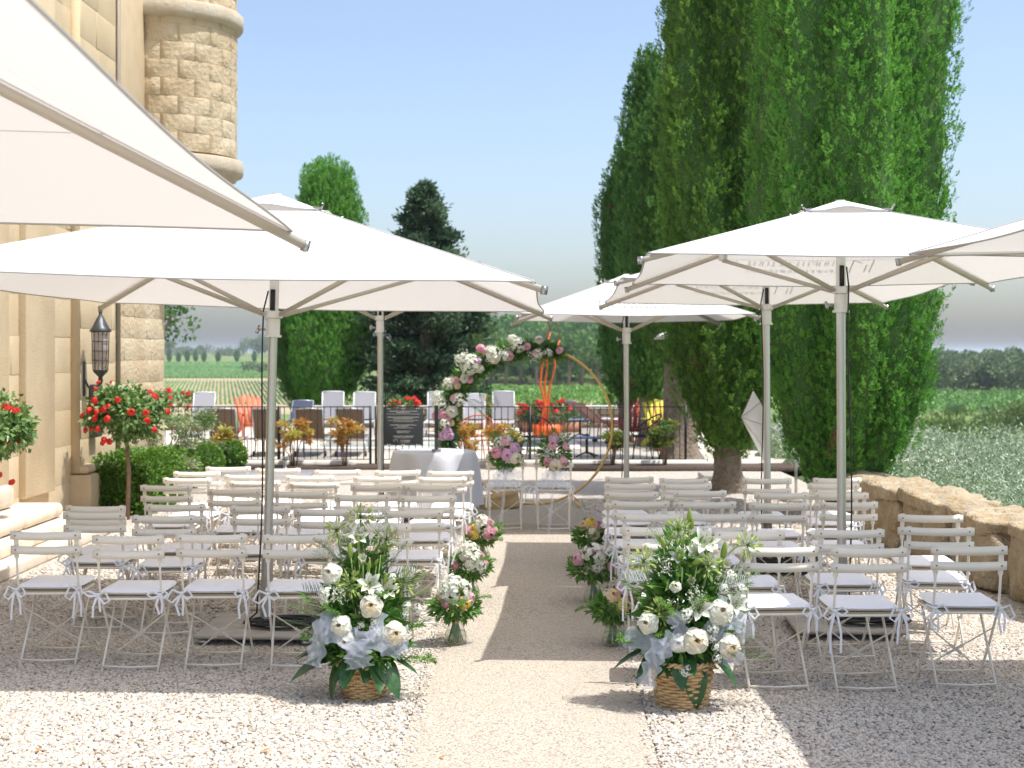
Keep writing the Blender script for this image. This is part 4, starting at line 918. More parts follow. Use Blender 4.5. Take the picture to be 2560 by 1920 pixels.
# ================================================================ big square umbrellas
M_SEAM = mat('canvas_seam', (.66, .65, .63), rough=.85)
def umbrella(label, X, Y, ax, ay, zedge, rise, rz=0.0, tiltx=0.0, tilty=0.0, seed=0, plate=.8, base=True, coil=True, logo=None, rope=-1, polez=None, sf=.53):
    """tiltx raises the far side (+), tilty raises the left side (+); origin at the foot of the pole"""
    t = thing('garden_umbrella', label, 'umbrella', (X, Y, 0), rz)
    rng = random.Random(seed); zb = .075
    def T(p):
        x, y, z = p; return (x + math.sin(tilty) * z * 1.0, y - math.sin(tiltx) * z * 1.0, z + (-x * math.sin(tilty) + y * math.sin(tiltx)))
    def surf(u, v, lift=0.0):
        m_ = max(abs(u), abs(v)); n_ = min(abs(u), abs(v))
        q = 0 if m_ < 1e-6 else .5 + .5 * n_ / m_                      # 0 at mid side, 1 at the corner
        sag = .022 * m_ * (math.sin(math.pi * q) ** 2) + .012 * m_ * (1 - m_)
        pull = .008 * m_ ** 3 * (math.sin(math.pi * q) ** 2)
        s_ = 1 - pull
        return T((ax * u * (s_ if abs(u) >= abs(v) else 1), ay * v * (s_ if abs(v) > abs(u) else 1), zedge + rise * (1 - m_) - sag + lift))
    E8 = [(-1 + 2 * i / 16, -1) for i in range(16)] + [(1, -1 + 2 * i / 16) for i in range(16)] + [(1 - 2 * i / 16, 1) for i in range(16)] + [(-1, 1 - 2 * i / 16) for i in range(16)]
    EC = E8 + E8[:1]
    mb = MB(); G = np.array([[surf(m_ * u, m_ * v) for u, v in EC] for m_ in np.linspace(.02, 1, 14)]); mb.grid(G)
    can = mb.obj('canopy', M_CANOPY, t, True); can.data.set_sharp_from_angle(angle=R(12))
    mb = MB(); mb.tube([surf(u, v) for u, v in E8], .0055, 4, closed=True); mb.obj('hem', M_HEM, can)
    for u, v in ((-1, -1), (1, -1), (1, 1), (-1, 1)):
        mb = MB(); mb.tube([surf(u * m_, v * m_, .003) for m_ in np.linspace(.2, .995, 9)], .004, 4); mb.obj('ridge_seam', M_SEAM, can, True)
    for u, v in ((0, -1), (1, 0), (0, 1), (-1, 0)):
        w0 = .66; a_ = [surf(v * q + u * w0, u * q + v * w0, .002) for q in np.linspace(-.655, .655, 13)]; mb = MB(); mb.tube(a_, .003, 3); mb.obj('panel_seam', M_SEAM, can, True)
    # wind vent: a small second pyramid that gapes in the middle of each side
    c = .20
    def vs(u, v, m_):
        q = min(abs(u), abs(v)); gape = .032 * math.cos(math.pi * .5 * min(1, q * 1.3)) ** 2 * m_ ** 3
        x, y, z = surf(u * c * m_, v * c * m_); return (x, y, z + .012 + gape + .012 * (1 - m_))
    mb = MB(); mb.grid(np.array([[vs(u, v, m_) for u, v in EC] for m_ in np.linspace(.02, 1, 8)])); vent = mb.obj('vent_flap', M_CANOPY, t, True); vent.data.set_sharp_from_angle(angle=R(14))
    mb = MB(); mb.tube([vs(u, v, 1) for u, v in E8], .005, 4, closed=True); mb.obj('hem', M_HEM, vent)
    for (u, v) in ((-c, -c), (c, -c), (c, c), (-c, c)):
        x, y, z = surf(u * 1.02, v * 1.02); mb = MB(); mb.tube([(x - .05 * np.sign(u), y - .05 * np.sign(v), z + .03), (x, y, z + .02), (x + .02 * np.sign(u), y, z + .05), (x, y + .02, z + .01)], .008, 5); mb.obj('vent_cord', M_STEEL, t)
    # pole, hub, ribs, struts
    top = zedge + rise; hubz = zedge - .16 if polez is None else polez
    mb = MB(); mb.tube([T((0, 0, zb + .42)), T((0, 0, hubz + .02))], .031, 18); mb.obj('pole', M_ALU, t, 'auto')
    mb = MB(); mb.tube([T((0, 0, hubz)), T((0, 0, top + .02))], .033, 14); mb.obj('inner_pole', M_WHITEP, t, 'auto')
    mb = MB(); mb.tube([T((0, 0, zb)), T((0, 0, zb + .44))], .040, 16); mb.obj('pole_sleeve', M_PLATE, t, 'auto')
    hb = MB()
    for z0_, z1_, r_ in ((hubz - .13, hubz - .115, .058), (hubz - .115, hubz - .005, .046), (hubz, hubz + .045, .062)): hb.tube([T((0, 0, z0_)), T((0, 0, z1_))], r_, 16)
    hub = hb.obj('hub', M_WHITEP, t, 'auto')
    mb = MB(); mb.tube([T((-.05, -.01, hubz - .08)), T((-.10, -.02, hubz - .08))], .008, 6); mb.tube([T((-.10, -.05, hubz - .10)), T((-.10, .01, hubz - .06))], .012, 6); mb.obj('wing_screw', M_STEEL, hub)
    for i, (u, v) in enumerate(((-1, -1), (1, -1), (1, 1), (-1, 1))):
        cor = i < 4; e = 1.025 if cor else .995
        a = surf(u * .02, v * .02, -.045); b = surf(u * 1.0, v * 1.0, -.030)
        b = tuple(Vector(a) + (Vector(b) - Vector(a)) * e)
        mb = MB(); mb.bar(a, b, .024, .033); rib = mb.obj('rib', M_TAUPE, t)
        if cor:
            mb = MB(); dd = (Vector(b) - Vector(a)).normalized(); mb.bar(b, tuple(Vector(b) + dd * .02), .031, .044); mb.obj('end_cap', M_STEEL, rib)
        f = sf; m_ = surf(u * f, v * f, -.085); hp = Vector(T((u * .055, v * .055, hubz + .02)))
        mb = MB(); mb.bar(tuple(hp), m_, .020, .026); st_ = mb.obj('strut', M_TAUPE, t)
        mb = MB(); mb.box(tuple(Vector(surf(u * f, v * f, -.062))), (.045, .045, .05), rz=math.atan2(v, u)); mb.obj('bracket', M_WHITEP, st_)
    # black pull cord and pulley beside the pole
    mb = MB(); mb.bar(T((.0, -.042, hubz + .05)), T((.0, -.042, hubz + .19)), .03, .02); mb.obj('pulley', M_BLACK, t)
    ry = -.05
    pts = [T((rope * .03, ry, hubz + .18))] + [T((rope * (.05 + .012 * math.sin(3 * z + seed) - .004 * (1 - z / hubz)), ry, z)) for z in np.linspace(hubz + .05, .16, 14)] + [(rope * .13, -.06, zb + .02)]
    mb = MB(); mb.tube(pts, .0058, 5); mb.obj('pull_cord', M_BLACK, t, True)
    if base:
        mb = MB(); mb.bbox((0, 0, zb - .012), (plate, plate, .024), .011, n=3); bp = mb.obj('base_plate', M_PLATE, t, 'auto')
        for u in (-1, 1):
            for v in (-1, 1):
                mb = MB(); mb.lathe([(.035, .0), (.04, .05)], 10, (u * plate * .42, v * plate * .42, 0)); mb.obj('foot', M_STEEL, bp)
    if coil:
        pts = []
        for i in range(150):
            a = i * .30 * 1.0; q = rng.uniform(-.004, .004); rr_ = .17 + .05 * math.sin(i * .11) + q
            pts.append((.16 + rr_ * 1.25 * math.cos(a) + .03 * math.sin(i * .05), -.08 + rr_ * .62 * math.sin(a), zb + .012 + .00022 * i + .012 * abs(math.sin(i * .21))))
        mb = MB(); mb.tube(pts, .0085, 6); mb.obj('cord_coil', M_BLACK, t, True)
    if logo:
        lg = MB(); rl = random.Random(9)
        def sg(u, v): return surf(u * logo, v * logo, .005)
        def glyphs(u0, v, n_, wch, hch, gap):
            u = u0
            for i in range(n_):
                if rl.random() < .12: u += wch * .9
                kind = rl.randrange(3)
                def P_(a, b): return (u + a * wch, v + b * hch)
                seg = [((0, 0), (0, 1)), ((1, 0), (1, 1))] if kind == 0 else [((0, 0), (0, 1)), ((0, 1), (1, 1)), ((0, .5), (.8, .5))] if kind == 1 else [((0, 0), (1, 0)), ((.5, 0), (.5, 1))]
                for s0, s1 in seg:
                    a = sg(*P_(*s0)); b = sg(*P_(*s1)); lg.bar(a, b, .007, .002)
                u += wch + gap
        side = logo
        # mark: two brackets, then two lines of letters, on the front panel
        u0, v0 = -.30, -.82
        for s0, s1 in (((0, 0), (0, .16)), ((0, .16), (.07, .16)), ((.03, 0), (.03, .10)), ((.11, .0), (.11, .16)), ((.11, .16), (.06, .12))):
            a = sg(u0 + s0[0], v0 + s0[1]); b = sg(u0 + s1[0], v0 + s1[1]); lg.bar(a, b, .010, .002)
        glyphs(u0 + .17, v0 + .09, 13, .030, .055, .014); glyphs(u0 + .17, v0 + .0, 15, .022, .035, .012)
        lg.obj('printed_emblem', mat('grey_print', (.33, .33, .36), rough=.8), can)
    return t
umbrella('large cream umbrella whose corner overhangs the portal side of the front rows', -2.70, 3.79, 1.72, 1.72, 2.552, .72, 0, R(-3.0), R(2.4), 1, coil=False, logo=None, sf=.36)
umbrella('widest white umbrella, its leaning pole among the chairs on the house side', -1.66, 9.58, 1.80, 1.97, 2.30, .66, R(-2), R(-.75), R(1.3), 2, logo=None, rope=-1)
umbrella('white umbrella half hidden behind the widest one, beside the round table', -1.42, 15.35, 1.20, 1.20, 2.415, .50, 0, 0, 0, 3, rope=1)
umbrella('white umbrella overhanging the gravel beyond the last row, pole out by the wall', 3.80, 7.0, 1.45, 1.45, 2.49, .46, 0, 0, 0, 4, coil=False, plate=.7)
umbrella('white umbrella with printed emblem over the middle of the wall side chairs', 2.25, 9.70, 1.38, 1.38, 2.47, .46, R(-3), R(-1.0), 0, 5, logo=-1, rope=1, plate=.72)
umbrella('white umbrella directly behind the one over the wall side chairs', 2.23, 12.40, 1.35, 1.33, 2.44, .45, R(-1), R(-2.2), 0, 6, logo=-1, rope=-1, plate=.72)
umbrella('smaller white umbrella shading the two flower-tied chairs by the ring', 1.26, 15.65, 1.20, 1.20, 2.29, .46, R(1), R(-.5), 0, 7, logo=1, rope=-1, plate=.72)
# spare base slab by the trees, tilted parasol edge behind the cypress
mb = MB(); mb.bbox((0, 0, .05), (.62, .62, .08), .015); o = mb.obj('parasol_base', M_PLATE); o.location = (gx(1805, 21.2), 21.3, .0); tag(o, 'bare grey parasol base slab lying on gravel beside the tree trunk', 'parasol base')
YP = 18.1; XP = gx(1990, YP)
tp = thing('tilted_parasol', 'plain pale parasol tilted on its side between the cypresses', 'parasol', (XP, YP, 0))
tipv = px(1853, 1043, YP) - Vector((XP, YP, 0)); up_ = px(1884, 978, YP) - Vector((XP, YP, 0)); dn_ = px(1908, 1150, YP) - Vector((XP, YP, 0))
rimc = (up_ + dn_) / 2 + Vector((.10, .0, 0)); av = (up_ - dn_) / 2
rimv = [rimc + av * math.cos(a) + Vector((.03, .50, 0)) * math.sin(a) + Vector((-.10, 0, 0)) * abs(math.cos(a)) for a in [2 * math.pi * i / 8 for i in range(8)]]
mb = MB(); mb.add([tuple(tipv)] + [tuple(p) for p in rimv], [(0, 1 + i, 1 + (i + 1) % 8) for i in range(8)]); mb.obj('canopy', mat('pale_canvas', (.78, .75, .71), rough=.85, transl=.25), tp)
mb = MB(); mb.tube([tuple(tipv), tuple(rimc), (0, 0, .78)], .014, 6); mb.tube([(0, 0, 0), (0, 0, .8)], .018, 6); mb.obj('pole', M_ALU, tp)
for p in rimv:
    mb = MB(); mb.tube([tuple(tipv), tuple(p)], .005, 4); mb.obj('rib', M_TAUPE, tp)
mb = MB(); mb.lathe([(.2, 0), (.2, .05), (.04, .08)], 16, (0, 0, 0)); mb.obj('foot', M_PLATE, tp)
# ================================================================ folding bistro chairs
def chair_parts():
    L = []
    W = .182
    # backrest slats, slightly bowed away from the sitter
    for z in (.795, .707):
        mb = MB(); n = 8; G0 = []; G1 = []
        V = []
        for i in range(n + 1):
            s = -1 + 2 * i / n; x = .212 * s; y = -.232 - .022 * (1 - s * s) + (.80 - z) * .12
            for (dy, dz) in ((-.006, -.024), (.006, -.024), (.006, .024), (-.006, .024)): V.append((x, y + dy, z + dz - .004 * (1 - s * s)))
        Fc = [(i * 4 + j, i * 4 + (j + 1) % 4, (i + 1) * 4 + (j + 1) % 4, (i + 1) * 4 + j) for i in range(n) for j in range(4)] + [(3, 2, 1, 0), tuple(n * 4 + j for j in range(4))]
        mb.add(V, Fc); L.append(('slat', mb.mesh('slat', M_CHAIR, False)))
    for s in (-1, 1):
        # upright: flat at the slats, thin below, running on as the front leg
        mb = MB(); x = s * W
        mb.bar((x, -.226, .822), (x, -.205, .655), .028, .007, up=(0, 1, 0)); mb.tube([(x, -.206, .67), (x, -.204, .63), (x, -.175, .47), (x, -.03, .27), (x, .19, .0)], [.012, .0075, .0075, .0075, .0075], 6)
        L.append(('upright', mb.mesh('upright', M_CHAIR, 'auto')))
        mb = MB(); mb.tube([(s * .166, .17, .44), (s * .166, .0, .235), (s * .166, -.20, .0)], .0075, 6); L.append(('leg', mb.mesh('leg', M_CHAIR, True)))
        for z in (.795, .707):
            mb = MB(); yy = -.232 + (.80 - z) * .12 - .012
            mb.lathe([(.0055, 0), (.005, .004), (.001, .005)], 6); me = mb.mesh('rivet', M_RIVET, True)
            L.append(('rivet', me, Matrix.Translation((x, yy, z)) @ Matrix.Rotation(R(90), 4, 'X')))
    for y, z, w_ in ((.178, .014, .182), (-.188, .014, .166)):
        mb = MB(); mb.tube([(-w_, y, z + .02), (0, y, z + .012), (w_, y, z + .02)], .006, 6); L.append(('crossbar', mb.mesh('crossbar', M_CHAIR, True)))
    for s in (-1, 1):
        mb = MB(); a = Vector((s * W, -.075, .33)); b = Vector((-s * W, .16, .035)); m1 = a.lerp(b, .40); m2 = a.lerp(b, .62)
        mb.tube([tuple(a), tuple(m1)], .0048, 5); mb.bar(tuple(m1), tuple(m2), .018, .004, up=(0, 1, .5)); mb.tube([tuple(m2), tuple(b)], .0048, 5)
        L.append(('brace', mb.mesh('brace', M_CHAIR, 'auto')))
    mb = MB(); ring = [(-.185, -.175), (-.15, -.19), (.15, -.19), (.185, -.175), (.19, .15), (.16, .185), (-.16, .185), (-.19, .15)]
    mb.tube([(x, y, .435) for x, y in ring], .008, 6, closed=True); L.append(('seat_frame', mb.mesh('seat_frame', M_CHAIR, True)))
    for j in range(6):
        y = -.145 + j * .058; mb = MB(); mb.bbox((0, y, .443), (.375, .042, .010), .004, n=1); L.append(('seat_slat', mb.mesh('seat_slat', mat('beech_slat', (.62, .52, .36), rough=.5), 'auto')))
    # cushion: plump square with softly sunk middle
    mb = MB(); n = 14; V = []
    us = np.linspace(-1, 1, n + 1)
    for sgn in (1, -1):
        for u in us:
            for v in us:
                e = max(abs(u), abs(v)); th_ = .021 * (1 - e ** 6) ** .5 if e < 1 else 0
                k_ = 1 - .05 * (abs(u) * abs(v)) ** 4
                dip = .004 * math.cos(u * 2.6) * math.cos(v * 2.2) if sgn > 0 else 0
                V.append((u * .198 * k_, v * .196 * k_ * (1.0) + .0, .474 + sgn * th_ + dip + .006 * (abs(u) ** 3) * (1 if v < 0 else .4) * sgn * 0))
    N = (n + 1) ** 2
    Fc = [(i * (n + 1) + j, (i + 1) * (n + 1) + j, (i + 1) * (n + 1) + j + 1, i * (n + 1) + j + 1) for i in range(n) for j in range(n)]
    Fc += [tuple(N + q for q in f[::-1]) for f in Fc]
    mb.add(V, Fc); L.append(('cushion', mb.mesh('cushion', M_CUSH, True)))
    return L
def ribbon_mesh(seed, s):
    rg_ = random.Random(seed); mb = MB()
    def strip_(pts, w_=.013):
        V = []; n = len(pts)
        for i, p in enumerate(pts):
            p = Vector(p); d = (Vector(pts[min(i + 1, n - 1)]) - Vector(pts[max(i - 1, 0)])).normalized(); sd = d.cross(Vector((0, -1, .15))); 
            sd = sd.normalized() if sd.length > 1e-4 else Vector((1, 0, 0))
            V += [tuple(p + sd * w_ / 2), tuple(p - sd * w_ / 2)]
        mb.add(V, [(2 * i, 2 * i + 1, 2 * i + 3, 2 * i + 2) for i in range(n - 1)])
    x, y, z = s * .184, -.205, .462; L_ = rg_.uniform(.10, .24)
    for q, ln in ((-1, L_), (1, L_ * rg_.uniform(.7, 1))):
        strip_([(x, y, z), (x + q * .012, y - .018, z - .03), (x + q * .022 + rg_.uniform(-.01, .01), y - .022, z - ln * .5), (x + q * .018 + rg_.uniform(-.015, .02), y - .02, z - ln)])
    for q in (-1, 1):
        a = rg_.uniform(.035, .085); dz = rg_.uniform(-.06, .02)
        strip_([(x, y - .006, z), (x + q * a * .6, y - .02, z + .025), (x + q * a, y - .02, z + dz + .012), (x + q * a * .6, y - .026, z + dz - .008), (x, y - .012, z - .004)])
    mb.lathe([(.002, -.012), (.011, -.006), (.011, .006), (.002, .012)], 6, (x, y - .008, z)); return mb.mesh('ribbon_tie', M_RIBBON, False)
CP = chair_parts(); RIB = [[ribbon_mesh(10 * s + i, s) for i in range(9)] for s in (-1, 1)]
rc = random.Random(3)
def chair(X, Y, rz, label, group, ribbons=True, cushion=True):
    t = thing('bistro_chair', label, 'chair', (X, Y, .004), rz, group)
    for p in CP:
        if p[0] == 'cushion':
            inst(p[0], p[1], t, M=Matrix.Translation((rc.uniform(-.008, .008), rc.uniform(-.006, .006), 0)) @ Matrix.Rotation(rc.uniform(-.03, .03), 4, 'Z'))
        else: inst(p[0], p[1], t, M=p[2] if len(p) > 2 else None)
    if ribbons:
        for k in (0, 1): inst('ribbon_tie', rc.choice(RIB[k]), t)
    return t
ORD = ['first', 'second', 'third', 'fourth', 'fifth', 'sixth', 'seventh']
leftrows = [[(565, 1167), (693, 1171), (838, 1175), (987, 1176), (1127, 1178)], [(485, 1179), (616, 1187), (771, 1189), (945, 1191), (1105, 1193)],
            [(470, 1195), (630, 1203), (787, 1206), (935, 1212), (1077, 1213)], [(415, 1213), (583, 1223), (746, 1228), (898, 1237), (1063, 1239)],
            [(238, 1265), (434, 1261), (646, 1265), (810, 1272), (1030, 1275)], [(237, 1281), (406, 1289)], [(111, 1329), (319, 1339), (527, 1336), (738, 1337), (948, 1310)]]
rightrows = [[(1569, 1193), (1707, 1196), (1919, 1196), (2090, 1195)], [(1574, 1209), (1714, 1209), (2088, 1209)], [(1582, 1230), (1745, 1227), (1951, 1232), (2105, 1232)],
             [(1607, 1253), (1768, 1254), (1948, 1257), (2120, 1255)], [(1628, 1285), (1790, 1285), (2337, 1287)], [(1645, 1317), (1880, 1328), (2123, 1324), (2358, 1319)], [(1705, 1361), (1947, 1368), (2173, 1370), (2427, 1365)]]
def rowname(r): return 'in the row nearest the ring' if r == 0 else 'in the last row, farthest from the ring' if r == 6 else 'in the ' + ORD[r] + ' row from the ring'
for side, rows, nm in (('house', leftrows, 'house side of the aisle'), ('wall', rightrows, 'terrace wall side of the aisle')):
    for r_, row in enumerate(rows):
        row = sorted(row, reverse=(side == 'house'))
        for i, (x, y) in enumerate(row):
            yb = (EYE - .822) * F / (y - 880)            # depth of the top slat
            chair(gx(x, yb), yb + .235, rc.uniform(-.08, .08) + (.04 if side == 'house' else -.04 if x > 2250 else 0), '%s chair out from the aisle %s, %s' % (ORD[i], rowname(r_), 'house side' if side == 'house' else 'wall side'), 'white folding chairs on the ' + nm)
# the two chairs of the couple before the ring
chair(gx(1263, 15.3), 15.35, 0.03, 'folding chair with white bow before the ring, nearer the round table', 'flower-tied chairs before the ring')
chair(gx(1384, 15.25), 15.3, -0.02, 'folding chair with white bow before the ring, farther from the round table', 'flower-tied chairs before the ring')
# ================================================================ flower work
def leaf_blade(m, L=1.0, W=.42, bend=.25, fold=.12, nv=6):
    mb = MB(); G = []
    for i in range(nv + 1):
        v = i / nv; w_ = W * (math.sin(math.pi * min(1, v * .93 + .05)) ** .8) * (1 if v < .99 else .05); z = -bend * v * v * L
        G.append([(-w_ / 2, v * L, z + fold * w_), (-w_ / 4, v * L, z + fold * w_ * .3), (0, v * L, z), (w_ / 4, v * L, z + fold * w_ * .3), (w_ / 2, v * L, z + fold * w_)])
    mb.grid(np.array(G)); return mb.mesh('leaf', m, True)
BIGL = [leaf_blade(M_BIG, 1, .44, .3), leaf_blade(M_BIG, 1, .5, .55), leaf_blade(M_BIG, 1, .36, .15)]
def palm_mesh(n=22, L=1.0, seed=0):
    rg_ = random.Random(seed); mb = MB(); P = [(0, L * t, .10 * L * math.sin(t * 2.2) - .16 * L * t * t) for t in np.linspace(0, 1, 8)]
    mb.tube(P, [.010 * (1 - .8 * t) for t in np.linspace(0, 1, 8)], 4)
    for i in range(n):
        t = .18 + .82 * i / n; j = min(6, int(t * 7)); a = Vector(P[j]).lerp(Vector(P[j + 1]), t * 7 - j); ll = L * .42 * math.sin(math.pi * (.25 + .7 * t)) + .08
        for s in (-1, 1):
            d = Vector((s * .75, .85, .12 + rg_.uniform(-.06, .1))).normalized(); b = a + d * ll * .55; c = a + d * ll + Vector((0, 0, -.12 * ll)); w_ = .016
            sd = Vector((0, 0, 1)).cross(d) * w_ / 2
            mb.add([tuple(a), tuple(b + sd), tuple(c), tuple(b - sd)], [(0, 1, 2, 3)])
    return mb.mesh('palm_frond', M_PALM)
PALM = [palm_mesh(22, 1, 1), palm_mesh(18, 1, 2)]
def fern_mesh(seed, n=34, wisp=False):
    """feathery spray, unit length along +Y"""
    rng = np.random.default_rng(seed); mb = MB(); P = [(0.05 * math.sin(t * 4 + seed), t, .22 * t * (1 - t)) for t in np.linspace(0, 1, 7)]
    mb.tube(P, [.006 * (1 - .7 * t) for t in np.linspace(0, 1, 7)], 3, mi=1); Q = []; D = []; LL = []
    for i in range(n):
        t = .15 + .85 * i / n; j = min(5, int(t * 6)); a = np.array(Vector(P[j]).lerp(Vector(P[j + 1]), t * 6 - j)); ln = .30 * math.sin(math.pi * (.15 + .8 * t)) * (1.2 if wisp else 1)
        for s in (-1, 1):
            d = np.array([s * .8, .65, rng.uniform(-.2, .35)]); d /= np.linalg.norm(d)
            if wisp: mb.tube([tuple(a), tuple(a + d * ln)], [.0022, .0012], 3, mi=1)
            k = 5 if wisp else 6
            for q in range(k):
                Q.append(a + d * ln * (q + .5) / k); D.append(d + rng.normal(size=3) * .55); LL.append((.040 if wisp else .075) * rng.uniform(.6, 1.2))
    Q = np.array(Q); D = np.array(D); LL = np.array(LL); mb.quads(leaves(Q, D, rdir(rng, len(Q)) + [0, 0, .6], LL, LL * (.16 if wisp else .34)), rng.uniform(0, 1, len(Q)))
    return mb.mesh('fern_spray', [M_FERN if wisp else M_GREEN, M_STEM])
FERN = [fern_mesh(1), fern_mesh(2)]; WISP = [fern_mesh(3, 26, True), fern_mesh(4, 22, True)]
def greenery(parent, rng, c, rad3, k, L, m=M_GREEN, name='foliage', shell=.35, wide=.42, tone=.4):
    d = rdir(rng, k); P = np.array(c) + d * np.array(rad3) * rng.uniform(shell, 1, (k, 1)) ** .6; D = d + rdir(rng, k) * .7 + [0, 0, .25]; LL = rng.uniform(.6, 1.35, k) * L
    mb = MB(); mb.quads(leaves(P, D, d + rdir(rng, k) * .6 + [0, 0, .4], LL, LL * wide), np.clip(rng.normal(tone, .25, k), 0, 1)); return mb.obj(name, m, parent)
def place(me, name, p, d, s, parent, roll=0.0):
    """lay a +Y grown mesh along d with its face up"""
    d = Vector(d).normalized(); x = d.cross(Vector((0, 0, 1))); x = x.normalized() if x.length > 1e-4 else Vector((1, 0, 0)); z = x.cross(d)
    M = Matrix((x, d, z)).transposed().to_4x4(); M = Matrix.Translation(Vector(p)) @ M @ Matrix.Rotation(roll, 4, 'Y') @ Matrix.Scale(s, 4)
    return inst(name, me, parent, M=M)
def basket_mesh(r0, r1, h, rows):
    """woven basket: upright stakes and strands that pass alternately before and behind them"""
    ns = 22; parts = []
    mb = MB()
    for j in range(ns):
        a = 2 * math.pi * j / ns; mb.tube([(r0 * math.cos(a), r0 * math.sin(a), .004), ((r0 * .4 + r1 * .6) * math.cos(a), (r0 * .4 + r1 * .6) * math.sin(a), h * .55), (r1 * math.cos(a), r1 * math.sin(a), h)], .0045, 5)
    wv = MB(); n = ns * 4
    for i in range(rows):
        v = (i + .5) / rows; r_ = r0 + (r1 - r0) * v ** .8; pts = []
        for j in range(n):
            a = 2 * math.pi * j / n; pts.append(((r_ + .0075 * math.cos(ns / 2 * a + math.pi * (i % 2))) * math.cos(a), (r_ + .0075 * math.cos(ns / 2 * a + math.pi * (i % 2))) * math.sin(a), h * v + .002 * math.sin(3 * a + i)))
        wv.tube(pts, h / rows * .52, 5, closed=True)
    rim = MB()
    for k in (0, 1):
        n2 = 90; rim.tube([((r1 + .004 + .008 * math.cos(14 * 2 * math.pi * j / n2 + k * math.pi)) * math.cos(2 * math.pi * j / n2), (r1 + .004 + .008 * math.cos(14 * 2 * math.pi * j / n2 + k * math.pi)) * math.sin(2 * math.pi * j / n2), h + .008 * math.sin(14 * 2 * math.pi * j / n2 + k * math.pi)) for j in range(n2)], .008, 6, closed=True)
    lin = MB(); lin.lathe([(r0 - .012, .006), (r1 - .012, h * .96)], 24, capt=True)
    return mb, wv, rim, lin
def tulle_strip(pts, w0, seed, n=26, wave=.35):
    rg_ = random.Random(seed); P = [Vector(p) for p in pts]; k = len(P); G = []
    for i in range(n + 1):
        t = i / n * (k - 1); j = min(k - 2, int(t)); f = t - j; f = f * f * (3 - 2 * f); c = P[j].lerp(P[j + 1], f); d = (P[j + 1] - P[j]).normalized(); s = d.cross(Vector((0, -1, .2))); s = s.normalized() if s.length > 1e-4 else Vector((0, 0, 1)); nn = s.cross(d)
        row = []
        for q in range(9):
            v = (q - 4) / 4; row.append(tuple(c + s * v * w0 / 2 * (1 + .25 * math.sin(i * .9 + seed)) + nn * (wave * w0 * .30 * (2 * abs(((v * 1.1 + i * .11 + seed * .3) % 1.0) - .5) - .5))))
        G.append(row)
    mb = MB(); mb.grid(np.array(G)); return mb
def basket_arrangement(label, X, Y, r0, r1, h, seed, spec, mirror=1):
    rng = np.random.default_rng(seed); rg_ = random.Random(seed); t = thing('flower_basket', label, 'flower basket', (X, Y, .004))
    st, wv, rim, lin = basket_mesh(r0, r1, h, spec.get('rows', 13))
    b = wv.obj('wicker_basket', M_WICKER, t, True); st.obj('stakes', M_WICKER, b, True); rim.obj('rim', M_WICKER, b, True); lin.obj('lining', M_SOIL, b)
    # dense body of leaves, cone shaped
    for (cz, rx, rz_, k) in ((h + .10, .23, .12, 900), (h + .28, .20, .16, 800), (h + .46, .15, .14, 330), (h + .60, .12, .10, 110)):
        greenery(t, rng, (0, 0, cz), (rx, rx * .8, rz_), k, .062, wide=.38)
    greenery(t, rng, (0, .02, h + .25), (.17, .14, .26), 260, .13, wide=.34, tone=.2)
    # big glossy leaves hanging over the rim
    for i, (az, dn, s) in enumerate(spec['big']):
        a = R(az); p = (r1 * .55 * math.cos(a), r1 * .55 * math.sin(a), h + .07); place(BIGL[i % 3], 'leaf', p, (math.cos(a), math.sin(a), dn), s * 1.15, t, rg_.uniform(-.3, .3))
    for (az, el, s, z) in spec['palm']:
        a = R(az); place(PALM[0], 'palm_frond', (.05 * math.cos(a), .05 * math.sin(a), h + z), (math.cos(a), math.sin(a) , el), s, t, rg_.uniform(-.8, .8))
    for (kind, x, y, z, s, dx, dz) in spec['fl']:
        d = Vector((dx, -1, dz)); flower(kind, (x, y, z), d, s, t, rg_.uniform(0, 6))
    sm = MB()
    for (kind, x, y, z, s, dx, dz) in spec['fl']:
        if kind in ('umbel', 'lily', 'bud', 'lilyc'): sm.tube([(0, 0, h + .02), (x * .55, y * .3, h + (z - h) * .5), (x, y, z - s * .2)], .0045, 5)
    for i in range(24):
        a = rg_.uniform(0, 6.28); q = rg_.uniform(.05, .17); sm.tube([(0, 0, h), (q * .6 * math.cos(a), q * .5 * math.sin(a), h + .25), (q * math.cos(a), q * math.sin(a), h + rg_.uniform(.3, .65))], .003, 4)
    sm.obj('stems', M_STEM, t)
    for (x, y, z, dx, dy, dz, s, w_) in spec['fern']: place((WISP if w_ else FERN)[rg_.randrange(2)], 'fern_spray', (x, y, z), (dx, dy, dz), s, t, rg_.uniform(-.6, .6))
    for i, (pts, w_) in enumerate(spec['tulle']): tulle_strip(pts, w_, seed + i).obj('tulle_ribbon', M_TULLE, t, True)
    return t
